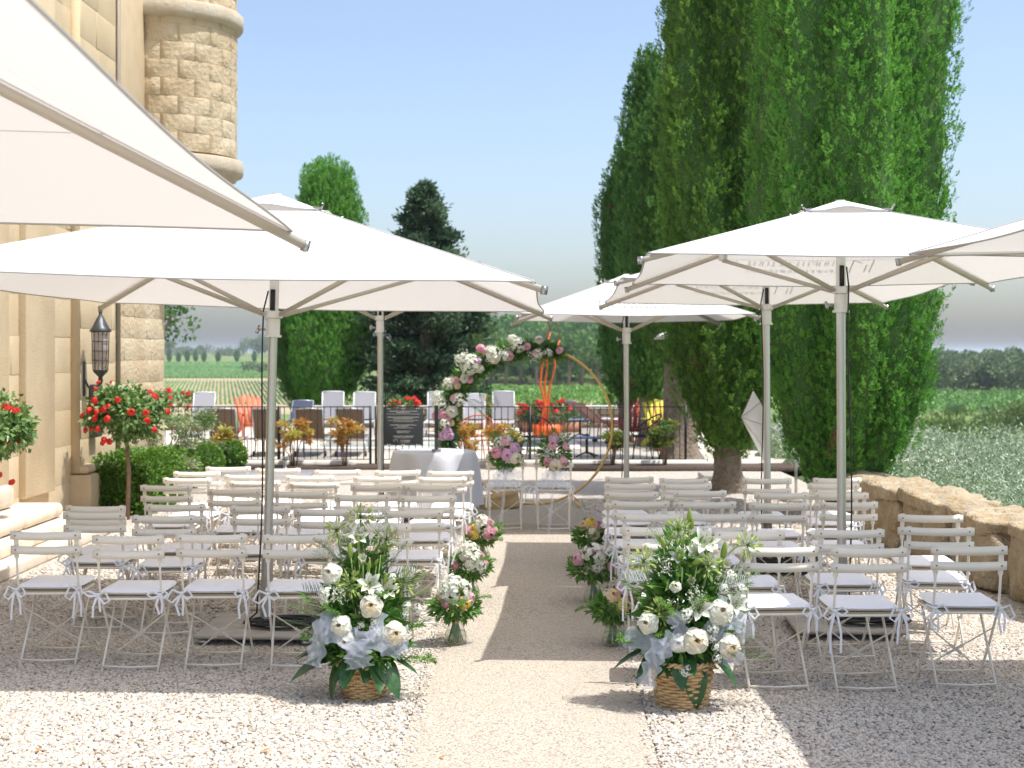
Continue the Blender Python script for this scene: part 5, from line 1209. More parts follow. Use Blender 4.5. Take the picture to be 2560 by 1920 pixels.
# pixel helpers for the two big baskets: offsets in metres from the basket foot
def off(x, y, bx, by, Y): s = Y / F; return ((x - bx) * s, (by - y) * s)
BY = 7.85
def fl(kind, x, y, s, depth=-.10, dx=0.0, dz=.35, bx=909, by=1745, Y=BY):
    a, b = off(x, y, bx, by, Y); return (kind, a, depth, b, s * (1.32 if kind in ('cream', 'white') else 1.2 if kind != 'hyd' else 1.1), dx, dz)
specL = dict(rows=13, big=[(-165, -.15, .30), (-150, -.75, .22), (-130, -.8, .17), (-112, -.55, .20), (-98, -1.0, .14), (-80, -.8, .17), (-60, -.55, .22), (-45, -.4, .23), (-20, -.25, .24), (170, .1, .28), (-175, .35, .24), (20, .1, .24), (-145, .2, .25)],
    palm=[(178, .75, .42, .08), (172, .45, .44, .05), (184, 1.1, .40, .12), (2, .75, .36, .2), (8, 1.1, .36, .25), (-5, .45, .34, .12)],
    fl=[fl('cream', 937, 1503, .050, -.19, .05, .30), fl('white', 865, 1550, .046, -.20, -.25, .25), fl('white', 876, 1583, .040, -.20, -.1, -.1), fl('cream', 992, 1570, .052, -.19, .3, .25), fl('white', 838, 1430, .048, -.12, -.4, .5),
        fl('lily', 932, 1448, .062, -.16, .1, .6), fl('lilyc', 913, 1390, .055, -.13, .1, 1.2), fl('lilyc', 871, 1330, .075, -.08, -.2, 1.6), fl('lilyc', 905, 1330, .06, -.08, .1, 1.4), fl('lily', 902, 1335, .05, -.10, .1, .6), fl('lily', 975, 1465, .055, -.12, .4, .6),
        fl('umbel', 845, 1325, .065, -.06, -.2, 1.0), fl('umbel', 903, 1293, .070, -.04, 0, 1.2), fl('umbel', 967, 1348, .070, -.04, .2, 1.0), fl('umbel', 883, 1452, .075, -.15, 0, .6), fl('umbel', 1012, 1455, .075, -.06, .3, .9),
        fl('hyd', 828, 1475, .045, -.15, -.4, .4), fl('hyd', 945, 1540, .022, -.2, 0, .4), fl('hyd', 951, 1565, .026, -.2, .1, .2), fl('hyd', 912, 1548, .020, -.2, 0, .2), fl('hyd', 1020, 1510, .024, -.1, .4, .4), fl('hyd', 1045, 1520, .028, -.06, .4, .3), fl('hyd', 1015, 1530, .022, -.1, .3, .2), fl('hyd', 955, 1470, .024, -.16, .1, .5), fl('hyd', 984, 1440, .024, -.1, .2, .7), fl('hyd', 820, 1497, .022, -.15, -.3, .2),
        fl('bud', 882, 1372, .040, -.12, -.1, 2.2), fl('bud', 929, 1408, .032, -.14, .2, 1.4), fl('bud', 968, 1440, .034, -.12, .3, 1.6), fl('bud', 900, 1350, .03, -.1, .2, 2.0), fl('bud', 945, 1402, .028, -.1, .6, 1.0), fl('gyp', 945, 1300, .07, -.02, .2, 1), fl('gyp', 860, 1480, .05, -.16, 0, .5), fl('gyp', 930, 1480, .05, -.16, 0, .5)],
    fern=[(-.05, 0, .55, -.7, 0, .8, .34, 1), (-.05, 0, .6, -.45, 0, 1.0, .38, 1), (.05, 0, .6, .4, 0, 1.0, .36, 1), (.08, 0, .5, .9, 0, .6, .34, 1), (.05, .05, .65, .1, .1, 1, .36, 1), (-.1, -.05, .3, -1, -.2, .25, .24, 0), (.1, -.05, .3, 1, -.2, .5, .26, 0), (.02, -.1, .45, .5, -.5, .7, .22, 0), (-.06, -.1, .4, -.6, -.5, .6, .22, 0), (.1, 0, .2, 1, -.2, .05, .30, 0), (0, .02, .6, -.15, 0, 1, .3, 0), (.06, .03, .55, .6, .1, 1, .34, 1), (-.02, .02, .62, -.75, .05, .7, .36, 1)],
    tulle=[([(-.24, -.12, .44), (-.14, -.22, .40), (-.02, -.25, .36), (.12, -.24, .37), (.26, -.17, .36)], .12), ([(-.20, -.18, .46), (-.22, -.2, .34), (-.25, -.22, .22)], .09), ([(-.02, -.25, .36), (.0, -.27, .28), (.01, -.27, .22)], .13), ([(.12, -.18, .5), (.09, -.23, .42), (.05, -.25, .37)], .06), ([(.12, -.24, .36), (.18, -.22, .30), (.24, -.2, .34)], .10), ([(-.2, -.15, .5), (-.15, -.2, .42), (-.08, -.24, .36)], .08)])
basket_arrangement('tall flower basket of white roses and lilies tied with tulle, house side of aisle', gx(909, 7.86), 7.86, .112, .138, .185, 3, specL)
def fr(*a, **k): return fl(*a, bx=1705, by=1768, Y=7.66, **k)
specR = dict(rows=15, big=[(-175, -.1, .26), (-150, -.2, .22), (-120, -.9, .15), (-100, -.75, .20), (-72, -1.3, .24), (-85, -.4, .18), (-50, -.9, .14), (-30, -.2, .22), (10, .0, .22), (-10, .25, .2), (165, .4, .22), (190, .2, .22), (-130, -.5, .16), (-40, .5, .2)],
    palm=[(180, .5, .36, .15), (174, .15, .38, .08), (186, .9, .34, .22), (0, .0, .40, .02), (-4, .25, .36, .05), (4, .7, .36, .22), (-8, .5, .32, .15)],
    fl=[fr('cream', 1726, 1585, .054, -.22, 0, .25), fr('cream', 1808, 1602, .052, -.18, .35, .1), fr('white', 1688, 1592, .040, -.2, -.2, .2), fr('white', 1615, 1548, .046, -.16, -.5, .3), fr('white', 1788, 1522, .056, -.17, .2, .5), fr('white', 1681, 1460, .026, -.15, -.1, .6),
        fr('lily', 1757, 1348, .070, -.10, .1, .5), fr('lily', 1738, 1505, .066, -.2, 0, .4), fr('lily', 1835, 1500, .060, -.12, .4, .4), fr('lily', 1735, 1375, .05, -.09, -.2, .7), fr('lilyc', 1720, 1445, .05, -.15, -.1, .6), fr('lily', 1690, 1385, .046, -.09, -.3, .8), fr('lilyc', 1812, 1410, .06, -.06, .5, .9), fr('lily', 1765, 1400, .045, -.10, .2, .6),
        fr('umbel', 1692, 1325, .070, -.05, -.1, 1.3), fr('umbel', 1607, 1403, .072, -.05, -.5, 1.1), fr('umbel', 1866, 1365, .070, -.04, .5, 1.0), fr('umbel', 1764, 1410, .072, -.12, .1, .9), fr('umbel', 1645, 1520, .075, -.16, -.3, .7),
        fr('bud', 1721, 1293, .040, -.04, 0, 3.0), fr('bud', 1655, 1358, .038, -.06, -.6, 1.4), fr('bud', 1695, 1385, .036, -.1, .3, 2.2), fr('bud', 1735, 1400, .042, -.12, .9, .7), fr('bud', 1806, 1376, .048, -.06, .2, 2.4), fr('bud', 1775, 1358, .034, -.07, .2, 2.6), fr('bud', 1800, 1412, .03, -.06, .4, 2), fr('bud', 1728, 1312, .03, -.04, .2, 2.6),
        fr('hyd', 1770, 1558, .030, -.2, .1, .4), fr('hyd', 1768, 1580, .024, -.2, .1, .2), fr('hyd', 1776, 1603, .022, -.2, .1, .1), fr('hyd', 1780, 1628, .026, -.2, .1, .0), fr('hyd', 1705, 1525, .034, -.2, -.1, .4), fr('hyd', 1845, 1470, .03, -.1, .4, .4), fr('hyd', 1800, 1465, .024, -.13, .2, .5), fr('hyd', 1820, 1440, .034, -.08, .3, .6), fr('hyd', 1705, 1660, .032, -.2, -.1, -.1), fr('gyp', 1780, 1440, .06, -.05, .2, 1), fr('gyp', 1660, 1420, .06, -.08, -.2, 1), fr('gyp', 1730, 1480, .05, -.17, 0, .6)],
    fern=[(-.06, 0, .6, -.8, 0, .7, .34, 1), (.08, 0, .6, .7, 0, .8, .36, 1), (.12, 0, .55, .9, 0, .5, .34, 1), (-.04, 0, .65, -.4, 0, 1, .34, 1), (-.12, -.05, .3, -1, -.2, .4, .26, 0), (.1, -.08, .35, .9, -.3, .5, .24, 0), (-.05, -.12, .45, -.4, -.5, .7, .22, 0), (.03, -.12, .45, .3, -.5, .8, .22, 0), (0, -.1, .35, -.7, -.5, .3, .22, 0), (.0, .0, .6, .1, -.1, 1, .3, 0)],
    tulle=[([(-.32, -.1, .40), (-.22, -.19, .38), (-.12, -.24, .36), (-.06, -.24, .42)], .10), ([(-.14, -.22, .40), (-.18, -.24, .28), (-.22, -.24, .16)], .09), ([(.14, -.18, .44), (.22, -.2, .50), (.30, -.18, .48), (.33, -.16, .40)], .09), ([(.16, -.2, .42), (.22, -.2, .36), (.26, -.2, .26)], .10), ([(-.08, -.22, .54), (-.04, -.22, .48), (-.02, -.22, .40)], .08), ([(.1, -.2, .40), (.18, -.18, .56), (.2, -.16, .62)], .06)])
basket_arrangement('wide flower basket with palm fronds and cream roses, terrace wall side of aisle', gx(1705, 7.66), 7.66, .122, .168, .25, 5, specR)

# bouquets in flared glass vases along the aisle
def vase_bouquet(label, X, Y, seed, fl_, z_=0.0, br=.15, wide=1.0, tulle=False, stems=True):
    rng = np.random.default_rng(seed); rg_ = random.Random(seed); t = thing('bouquet_vase', label, 'bouquet', (X, Y, .008 + z_))
    prof = [(.030, .004), (.068, .008), (.076, .04), (.070, .075), (.052, .12), (.044, .15), (.048, .17), (.056, .19)]
    mb = MB(); mb.lathe(prof + [(r_ - .003, z) for r_, z in prof[::-1][:-1]], 28, capt=True, capb=True); mb.obj('glass_vase', M_GLASS, t, True)
    mb = MB(); mb.lathe([(.02, .010), (.064, .012), (.072, .04), (.066, .075), (.062, .09)], 24); mb.obj('water', M_WATER, t, True)
    mb = MB()
    for i in range(22):
        a = rg_.uniform(0, 6.28); r_ = rg_.uniform(.02, .056); b = a + .9; mb.tube([(r_ * math.cos(a), r_ * math.sin(a), .012 + rg_.uniform(0, .02)), (.012 * math.cos(a), .012 * math.sin(a), .155), (.05 * math.cos(b), .05 * math.sin(b), .25)], .0036, 5)
    mb.obj('stems', M_STEM, t); mb = MB(); mb.lathe([(.022, .14), (.024, .15), (.022, .172)], 10); mb.obj('raffia_tie', M_TWINE, t)
    zc = .19 + br * .62
    greenery(t, rng, (0, 0, zc - .03), (br * wide, br * .9, br * .62), 900, .05, wide=.36)
    for (kind, dx, dz, s) in fl_:
        d = Vector((dx, -.75, dz)); d2 = d.normalized(); flower(kind, Vector((0, 0, zc)) + Vector((d2.x * br * wide, d2.y * br * .85, d2.z * br * .8)) * .95, d, s * 1.2, t, rg_.uniform(0, 6))
    for i in range(5):
        a = rg_.uniform(0, 6.28); d = Vector((math.cos(a), math.sin(a), rg_.uniform(-.3, .4))); place(FERN[i % 2], 'fern_spray', Vector((0, 0, zc)) + d * br * .5, d, rg_.uniform(.13, .2), t)
    mb = MB(); mb.obj
    return t
vase_bouquet('pink and white bouquet vase next to the tall flower basket, house side', gx(1139, 9.25), 9.25, 1, [('hyd', .0, .75, .085), ('hyd', -.25, .5, .06), ('hot', -.3, .05, .033), ('yellow', .35, .05, .040), ('pink', .75, .35, .03), ('peach', -.75, .45, .026), ('cream', .6, .1, .03), ('hot', .55, .75, .022)])
vase_bouquet('white hydrangea bouquet vase with coral roses, middle of the house side', gx(1176, 10.95), 10.95, 2, [('hyd', .1, .25, .075), ('hyd', -.1, .9, .07), ('pink', -.15, .45, .036), ('hot', .55, .5, .036), ('hot', -.85, -.1, .036), ('pink', .95, .0, .03), ('hyd', .4, -.1, .05)])
vase_bouquet('pink rose bouquet vase nearest the ring, house side of the aisle', gx(1206, 12.85), 12.85, 3, [('hyd', .0, .7, .07), ('pink', .1, 1.0, .042), ('pink', .45, .7, .045), ('hot', .35, -.05, .055), ('hot', -.95, .1, .045), ('yellow', -.4, -.1, .045), ('yellow', -.45, .35, .036), ('peach', .9, .1, .035)])
vase_bouquet('dark leafy bouquet vase with yellow roses next to the wide flower basket', gx(1534, 9.2), 9.2, 4, [('peach', -.05, .45, .042), ('yellow', .35, .05, .045), ('lilac', .45, .9, .035), ('lilac', .65, .7, .035), ('hot', .9, .0, .03), ('cream', -.35, .7, .026), ('hot', .95, .3, .03)])
vase_bouquet('feathery bouquet vase with pale pink peonies, middle of the wall side', gx(1483, 10.8), 10.8, 5, [('hyd', .05, .6, .085), ('pink', -.65, .4, .045), ('pink', .75, -.05, .042), ('lilac', -.2, 1.0, .036), ('lilac', .35, 1.0, .04), ('hyd', .1, .0, .045)], br=.165, wide=1.15)
vase_bouquet('green bouquet vase topped by yellow bloom nearest the ring, wall side', gx(1474, 12.7), 12.7, 6, [('yellow', .1, 1.0, .055), ('peach', -.4, .7, .045), ('pink', .45, .85, .045), ('cream', .15, .1, .052), ('pink', .7, .5, .035)])

# gold ring with its garland
YR = 17.7; RC = px(1336, 1064, YR); RR = .968
ring = thing('gold_ring', 'big gold metal ring standing behind the two bow-tied chairs', 'ring arch', (RC.x, YR, 0))
mb = MB(); mb.tube([(RR * math.cos(a), .05 * math.sin(a), RC.z + RR * math.sin(a)) for a in np.linspace(0, 2 * math.pi, 97)[:-1]], .016, 8, closed=True); mb.obj('hoop', M_GOLD, ring, True)
for s, x in ((1, .45), (-1, -.55)):
    zz = RC.z - math.sqrt(RR ** 2 - x * x); mb = MB(); mb.tube([(x, 0, zz), (x + .10 * s, -.42, .02)], .014, 6); mb.obj('foot', M_GOLD, ring, True)
    mb = MB(); mb.tube([(x, 0, zz), (x + .10 * s, .42, .02)], .014, 6); mb.obj('foot', M_GOLD, ring, True)
gar = thing('flower_garland', 'garland of white and pink blooms with palm leaves along the gold ring', 'garland', (RC.x, YR, 0))
rng = np.random.default_rng(12); rg_ = random.Random(12)
A0, A1 = R(70), R(193)
def gp(f, out=0.0, y=0.0):
    a = A0 + (A1 - A0) * f; return Vector(((RR + out) * math.cos(a), y, RC.z + (RR + out) * math.sin(a)))
mbg = MB()
k = 4200; f = rng.uniform(0, 1, k); a = A0 + (A1 - A0) * f; tk = np.interp(f, [0, .1, .4, .7, 1], [.045, .085, .12, .15, .10]); d = rdir(rng, k)
RO = RR + np.interp(f, [0, .3, .6, 1], [.0, .03, .10, .13]); P = np.column_stack([RO * np.cos(a), np.zeros(k), RC.z + RO * np.sin(a)]) + d * (tk * rng.uniform(.1, 1, k) ** .6)[:, None] * [1, .7, 1]; P[:, 2] -= .03
LL = rng.uniform(.04, .10, k); mbg.quads(leaves(P, d + rdir(rng, k) * .6 + [0, -.2, 0], rdir(rng, k) + [0, -.6, .4], LL, LL * .36), np.clip(rng.normal(.4, .25, k), 0, 1)); mbg.obj('foliage', M_GREEN, gar)
S = YR / F
def gflower(kind, x, y, s, dep=-.16): flower(kind, ((x - 1280) * S - RC.x, dep, EYE - (y - 880) * S), (rg_.uniform(-.3, .3), -1, rg_.uniform(0, .5)), s * 1.12, gar, rg_.uniform(0, 6))
for kk, x, y, s in [('white', 1280, 848, .055), ('hyd', 1295, 862, .085), ('hyd', 1282, 850, .06), ('cream', 1347, 850, .05), ('hot', 1318, 867, .045), ('hyd', 1345, 885, .06), ('pink', 1340, 884, .05), ('hyd', 1370, 882, .05), ('pink', 1398, 877, .045), ('hyd', 1232, 886, .10), ('cream', 1238, 898, .06), ('white', 1222, 876, .05), ('pink', 1274, 890, .05), ('hot', 1202, 872, .055), ('pink', 1212, 878, .04),
                      ('hyd', 1265, 890, .06), ('hyd', 1175, 910, .115), ('hyd', 1155, 900, .08), ('hyd', 1170, 925, .07), ('cream', 1199, 922, .055), ('lilac', 1196, 902, .048), ('white', 1162, 946, .055), ('hot', 1176, 950, .042), ('pink', 1141, 950, .042), ('hyd', 1122, 958, .07), ('peach', 1144, 964, .04), ('cream', 1128, 952, .05), ('pink', 1136, 996, .048), ('hyd', 1148, 998, .075), ('hyd', 1097, 990, .065), ('hyd', 1100, 1010, .08), ('white', 1131, 1028, .075),
                      ('hot', 1092, 1038, .05), ('hot', 1110, 1036, .055), ('pink', 1120, 1045, .05), ('hyd', 1113, 1058, .07), ('peach', 1129, 1056, .042), ('lilac', 1119, 1076, .06), ('lilac', 1112, 1088, .062), ('lilac', 1124, 1088, .055), ('gyp', 1160, 892, .10), ('gyp', 1262, 885, .10), ('gyp', 1100, 1000, .10), ('gyp', 1335, 892, .09)]: gflower(kk, x, y, s)
for (x, y, dx, dz, s) in [(1290, 868, .95, .30, .55), (1310, 872, 1.0, .12, .50), (1300, 885, .9, -.25, .42), (1250, 880, -.3, .8, .35), (1340, 880, .6, -.8, .36), (1385, 890, -.2, -1, .34), (1235, 900, .7, -.7, .38), (1180, 960, .8, -.7, .42), (1150, 990, .9, -.6, .40), (1118, 1085, .15, -1, .26), (1122, 1090, -.2, -1, .25), (1215, 925, .8, -.5, .36), (1205, 880, -.4, .9, .25), (1170, 930, .5, -.9, .42)]:
    place(PALM[rg_.randrange(2)], 'palm_frond', ((x - 1280) * S - RC.x, -.05, EYE - (y - 880) * S), (dx, -.15, dz), s, gar, rg_.uniform(-.6, .6))
for (x, y, dx, dz, s) in [(1116, 1092, 0, -1, .22), (1125, 1095, .2, -1, .2), (1105, 1090, -.3, -1, .2), (1130, 1070, .5, -.8, .2), (1345, 872, .6, .5, .2)]:
    place(BIGL[rg_.randrange(3)], 'leaf', ((x - 1280) * S - RC.x, -.12, EYE - (y - 880) * S), (dx, -.3, dz), s, gar, 1.5)
# ochre stone that steadies the ring
lump((.48, .26, .20), 91, amp=.02, n=12).obj('rock', M_ROCK, None, True, (gx(1247, 17.2), 17.25, .095), (.0, -.22, .25))
tag(bpy.data.objects['rock'], 'ochre split rock leaning against the foot of the gold ring', 'rock')
# tied bouquets on the couple's chairs
for lab, x, seed, fs in (('pink peony bouquet with white bow on the chair nearer the round table', 1265, 1, [('pink', -.05, .75, .055), ('lilac', .5, .35, .055), ('hot', -.5, .1, .055), ('lilac', .05, .0, .055), ('cream', .5, -.15, .06), ('hyd', -.45, .8, .055), ('hyd', .1, .9, .05)]), ('dark leafy bouquet with pink blooms and bow on the chair farther from the table', 1386, 2, [('lilac', -.05, 1.1, .05), ('pink', -.1, .45, .045), ('pink', .75, .5, .04), ('hot', -.35, -.35, .045), ('cream', .05, -.5, .065), ('pink', .4, -.35, .05), ('gyp', -.3, .1, .09), ('gyp', .4, 1.0, .09)])):
    t = thing('chair_bouquet', lab, 'bouquet', (gx(x, 15.0), 15.02, .75), 0); rng = np.random.default_rng(seed)
    zc = px(x, 1135, 15).z - .75
    greenery(t, rng, (0, 0, zc), (.16, .11, .17), 800, .055, wide=.36); 
    for (kind, dx, dz, s) in fs: 
        d = Vector((dx, -.8, dz)); dn = d.normalized(); flower(kind, Vector((0, 0, zc)) + Vector((dn.x * .18, dn.y * .12, dn.z * .19)), d, s * 1.22, t, rg_.uniform(0, 6))
    for i in range(7):
        a = rg_.uniform(0, 3.14); d = Vector((math.cos(a), -.3, math.sin(a))); place(FERN[i % 2], 'fern_spray', Vector((0, 0, zc)) + d * .08, d, .2, t)
    for q, (pts, w_) in enumerate([([(0, -.10, zc - .17), (-.06, -.12, zc - .26), (-.10, -.10, zc - .38)], .10), ([(0, -.10, zc - .17), (.05, -.12, zc - .28), (.10, -.10, zc - .36)], .10), ([(0, -.10, zc - .17), (.10, -.11, zc - .20), (.17, -.1, zc - .22)], .08), ([(0, -.11, zc - .2), (-.03, -.12, zc - .5), (-.07, -.12, zc - .86)], .035), ([(0, -.10, zc - .17), (-.09, -.11, zc - .2), (-.13, -.1, zc - .3)], .07)]): tulle_strip(pts, w_, q + seed * 7).obj('tulle_bow', M_TULLE, t, True)
# round table under a white cloth, and the glass with its dark pillar
TX, TY = gx(1085, 16.65), 16.65
tab = thing('round_table', 'round table under a long white cloth beside the ring', 'table', (TX, TY, 0))
n = 96; G = []
for r_, z, wv in [(0, .752, 0), (.25, .752, 0), (.46, .752, 0), (.478, .748, 0), (.485, .735, .1), (.495, .66, .5), (.505, .50, .85), (.52, .30, 1), (.535, .12, 1.1)]:
    G.append([((r_ + wv * .035 * math.sin(9 * a) + wv * .02 * math.sin(4 * a + 1)) * math.cos(a), (r_ + wv * .035 * math.sin(9 * a) + wv * .02 * math.sin(4 * a + 1)) * math.sin(a), z) for a in np.linspace(0, 2 * math.pi, n + 1)])
mb = MB(); mb.grid(np.array(G)); mb.obj('tablecloth', M_CLOTH, tab, True)
mb = MB(); mb.lathe([(.46, .71), (.46, .745)], 32); mb.obj('tabletop', M_WHITEP, tab); 
for q in range(4):
    mb = MB(); mb.tube([(.3 * math.cos(q * 1.57 + .7), .3 * math.sin(q * 1.57 + .7), .0), (.3 * math.cos(q * 1.57 + .7), .3 * math.sin(q * 1.57 + .7), .71)], .018, 8); mb.obj('leg', M_STEEL, tab)
gv = thing('glass_holder', 'square glass holder with a slim dark pillar on the round table', 'vase', (gx(1091, 16.45), 16.45, .756))
mb = MB(); w_ = .055
for c, s_ in (((0, -w_, .08), (.11, .004, .16)), ((0, w_, .08), (.11, .004, .16)), ((-w_, 0, .08), (.004, .106, .16)), ((w_, 0, .08), (.004, .106, .16)), ((0, 0, .004), (.106, .106, .006))): mb.box(c, s_)
mb.obj('glass_box', M_GLASS, gv); mb = MB(); mb.lathe([(.022, .03), (.022, .52), (.018, .535)], 16); mb.obj('pillar', mat('dark_pillar', (.035, .03, .035), rough=.5), gv, 'auto'); mb = MB(); mb.box((0, 0, .018), (.1, .1, .02)); mb.obj('pebble_layer', M_SLATEG, gv)
# ================================================================ fence, notice, pool furniture
YF = 24.0
def fence(label, x0, x1, posts):
    X0, X1 = gx(x0, YF), gx(x1, YF); t = thing('iron_fence', label, 'fence', ((X0 + X1) / 2, YF, 0), 0, 'black railings round the pool')
    c = (X0 + X1) / 2
    for z, r_ in ((.985, .018), (.10, .012)):
        mb = MB(); mb.bar((X0 - c, 0, z), (X1 - c, 0, z), .035, r_); mb.obj('rail', M_IRON, t)
    mb = MB(); mb.tube([(0, 0, .10), (0, 0, .985)], .0075, 6); me = mb.mesh('baluster', M_IRON)
    n = int((X1 - X0) / .111)
    for i in range(1, n): inst('baluster', me, t, (X0 - c + i * (X1 - X0) / n, 0, 0))
    mb = MB(); mb.box((0, 0, .5), (.04, .04, 1.0)); mp = mb.mesh('post', M_IRON)
    for x in posts: inst('post', mp, t, (gx(x, YF) - c, .0, 0))
fence('black iron railing between the house corner and the gate post', 330, 926, (395, 698, 926))
fence('black iron railing from the gate post past the ring to the trees', 940, 1716, (940, 1325, 1714))
# notice board hung on the railing
nb = thing('notice_board', 'dark slate notice with pale lines of lettering clipped to the railing', 'sign', (gx(1008, YF - .03), YF - .03, .5))
W_, z0, z1 = 100 / F * YF, px(0, 1113, YF).z - .5, px(0, 1020, YF).z - .5
mb = MB(); mb.bbox((0, 0, (z0 + z1) / 2), (W_, .008, z1 - z0), .003); mb.obj('panel', M_SIGN, nb)
rl = random.Random(2); H_ = z1 - z0
lines = [(.065, .72, 1), (.10, .34, 1), (.14, .82, 0), (.225, .78, 1), (.265, .48, 1), (.31, .76, 0), (.345, .50, 0), (.435, .66, 1), (.475, .28, 1), (.515, .48, 0), (.60, .34, 1), (.64, .30, 0), (.735, .50, 1), (.775, .46, 0)]
for (v, wd, bold) in lines:
    mb = MB(); x = -wd * W_ / 2; z = z1 - v * H_ - .012
    while x < wd * W_ / 2 - .004:
        ww = rl.uniform(.010, .034); ww = min(ww, wd * W_ / 2 - x); h_ = .013 if bold else .009
        y_ = -.0055; xx = x
        while xx < x + ww - .002:
            lw = rl.uniform(.004, .007); hh_ = h_ * rl.choice([.75, .75, 1.0, .8]); mb.box((xx + lw / 2, y_, z + hh_ / 2 - h_ / 2), (lw * .72, .001, hh_)); xx += lw
        x += ww + .006
    mb.obj('text_line', M_SIGNT, nb)
mb = MB(); zc = z1 - .885 * H_
for c, s_ in (((-.13, -.0055, zc + .022), (.075, .001, .006)), ((-.165, -.0055, zc), (.006, .001, .05)), ((-.145, -.0055, zc - .005), (.005, .001, .035)), ((-.10, -.0055, zc - .004), (.006, .001, .045)), ((.03, -.0055, zc + .018), (.18, .001, .004)), ((.03, -.0055, zc), (.17, .001, .012)), ((.02, -.0055, zc - .026), (.20, .001, .006))): mb.box(c, s_)
mb.obj('emblem', mat('sign_emblem', (.34, .32, .28), rough=.6), nb)
for u in (-.36, 0, .36):
    for z in (z1 - .012, z0 + .012):
        for e in (-.018, .018):
            mb = MB(); mb.box((u * W_ + e, -.006, z), (.012, .006, .016)); mb.obj('clip', M_WHITEP, nb)
# loungers
def lounger(label, X, Y, rz, m, fm, back=58, group=None, low=.30):
    t = thing('sun_lounger', label, 'sun lounger', (X, Y, .02), rz, group); w_ = .245
    b = R(back); bl = .66
    for s in (-1, 1):
        mb = MB(); mb.tube([(s * w_, -.05, low), (s * w_, 1.25, low)], .016, 6); mb.obj('side_rail', fm, t, True)
        for y in (.12, 1.1):
            mb = MB(); mb.tube([(s * w_, y, low), (s * w_ * 1.04, y - .05 * (1 if y < .5 else -1), 0)], .015, 6); mb.obj('leg', fm, t, True)
        mb = MB(); mb.tube([(s * w_, 0, low), (s * w_, -bl * math.cos(b), low + bl * math.sin(b))], .015, 6); mb.obj('back_rail', fm, t, True)
        mb = MB(); mb.lathe([(.05, -.012), (.05, .012)], 12); mb.obj('wheel', M_BLACK, t, False, (s * w_ * 1.12, .02, .05), (0, R(90), 0))
    mb = MB(); mb.grid(np.array([[(x, y, low - .012 * math.cos(x * 5)) for x in np.linspace(-w_, w_, 5)] for y in np.linspace(0, 1.25, 6)])[:, ::-1]); mb.obj('seat', m, t, True)
    mb = MB(); G0 = np.array([[(x, -q * math.cos(b), low + q * math.sin(b) + .01 * math.cos(x * 5)) for x in np.linspace(-w_, w_, 5)] for q in np.linspace(.02, bl, 6)]); mb.grid(G0); mb.obj('backrest', m, t, True)
    mb = MB(); mb.tube([(-w_, -bl * math.cos(b), low + bl * math.sin(b)), (0, -bl * math.cos(b) - .02, low + bl * math.sin(b) + .012), (w_, -bl * math.cos(b), low + bl * math.sin(b))], .016, 6); mb.obj('top_rail', fm, t, True)
M_ALF = mat('grey_frame', (.42, .43, .45), rough=.4, metal=.5)
for x, lab in ((552, 'brown mesh lounger nearest the box balls behind the railing'), (664, 'brown mesh lounger just left of the widest umbrella pole'), (770, 'brown mesh lounger behind the bushy orange nandina'), (872, 'brown mesh lounger next to the gate post')):
    lounger(lab, gx(x, 25.4), 25.7, R(2), M_BROWNF, M_ALF, 60, 'brown loungers along the railing')
for x, lab, bk in ((497, 'pale grey lounger far behind the standard rose', 70), (825, 'tall pale grey lounger under the bright flat-topped cypress', 76), (905, 'pale grey lounger beyond the gate post', 72), (1093, 'pale grey lounger right of the notice board', 74), (1184, 'pale grey lounger behind the coral chair', 62), (1258, 'pale grey lounger facing the left bow-tied chair', 78)):
    lounger(lab, gx(x, 32.2), 32.6, R(180), M_GREYF, M_WHITEP, bk, 'pale loungers across the pool', low=.33)
lounger('navy lounger low between the cypress and the brown loungers', gx(744, 33), 33.4, R(180), M_NAVY, M_ALF, 40, None)
lounger('peach pink lounger with reclined back right of the blue tables', gx(1500, 29.4), 29.5, R(-65), M_PEACHM, M_CORAL, 38, None, low=.42)
lounger('mauve lounger behind the peach pink lounger', gx(1480, 30.9), 31.0, R(-65), mat('mauve_mesh', (.34, .22, .22), rough=.7), M_ALF, 38, None, low=.42)
def adirondack(label, X, Y, rz, m):
    t = thing('deck_chair', label, 'chair', (X, Y, .02), rz)
    for j in range(5):
        x = (j - 2) * .10; mb = MB(); mb.bar((x, .0, .26), (x * 1.25, .34, .95 - .03 * abs(j - 2)), .085, .018, up=(0, 1, 0)); mb.obj('back_slat', m, t)
    for j in range(5):
        mb = MB(); y = -.45 + j * .10; mb.box((0, y, .36 - j * .022), (.52, .085, .018)); mb.obj('seat_slat', m, t)
    for s in (-1, 1):
        mb = MB(); mb.bar((s * .27, -.46, .38), (s * .25, .5, .02), .03, .10); mb.obj('side_rail', m, t)
        mb = MB(); mb.box((s * .29, -.42, .28), (.03, .09, .56)); mb.obj('leg', m, t); mb = MB(); mb.box((s * .31, -.12, .575), (.12, .72, .02)); mb.obj('armrest', m, t)
adirondack('coral slatted deck chair beyond the brown loungers', gx(628, 31), 31, R(25), M_CORAL)
adirondack('maroon slatted deck chair behind the umbrella pole by the trees', gx(1597, 29), 29, R(-20), M_MAROON)
adirondack('yellow canvas deck chair next to the maroon one', gx(1655, 28), 28, R(15), M_YELST)
adirondack('orange deck chair between the maroon and yellow ones', gx(1632, 29.5), 29.5, R(5), M_ORANGE)
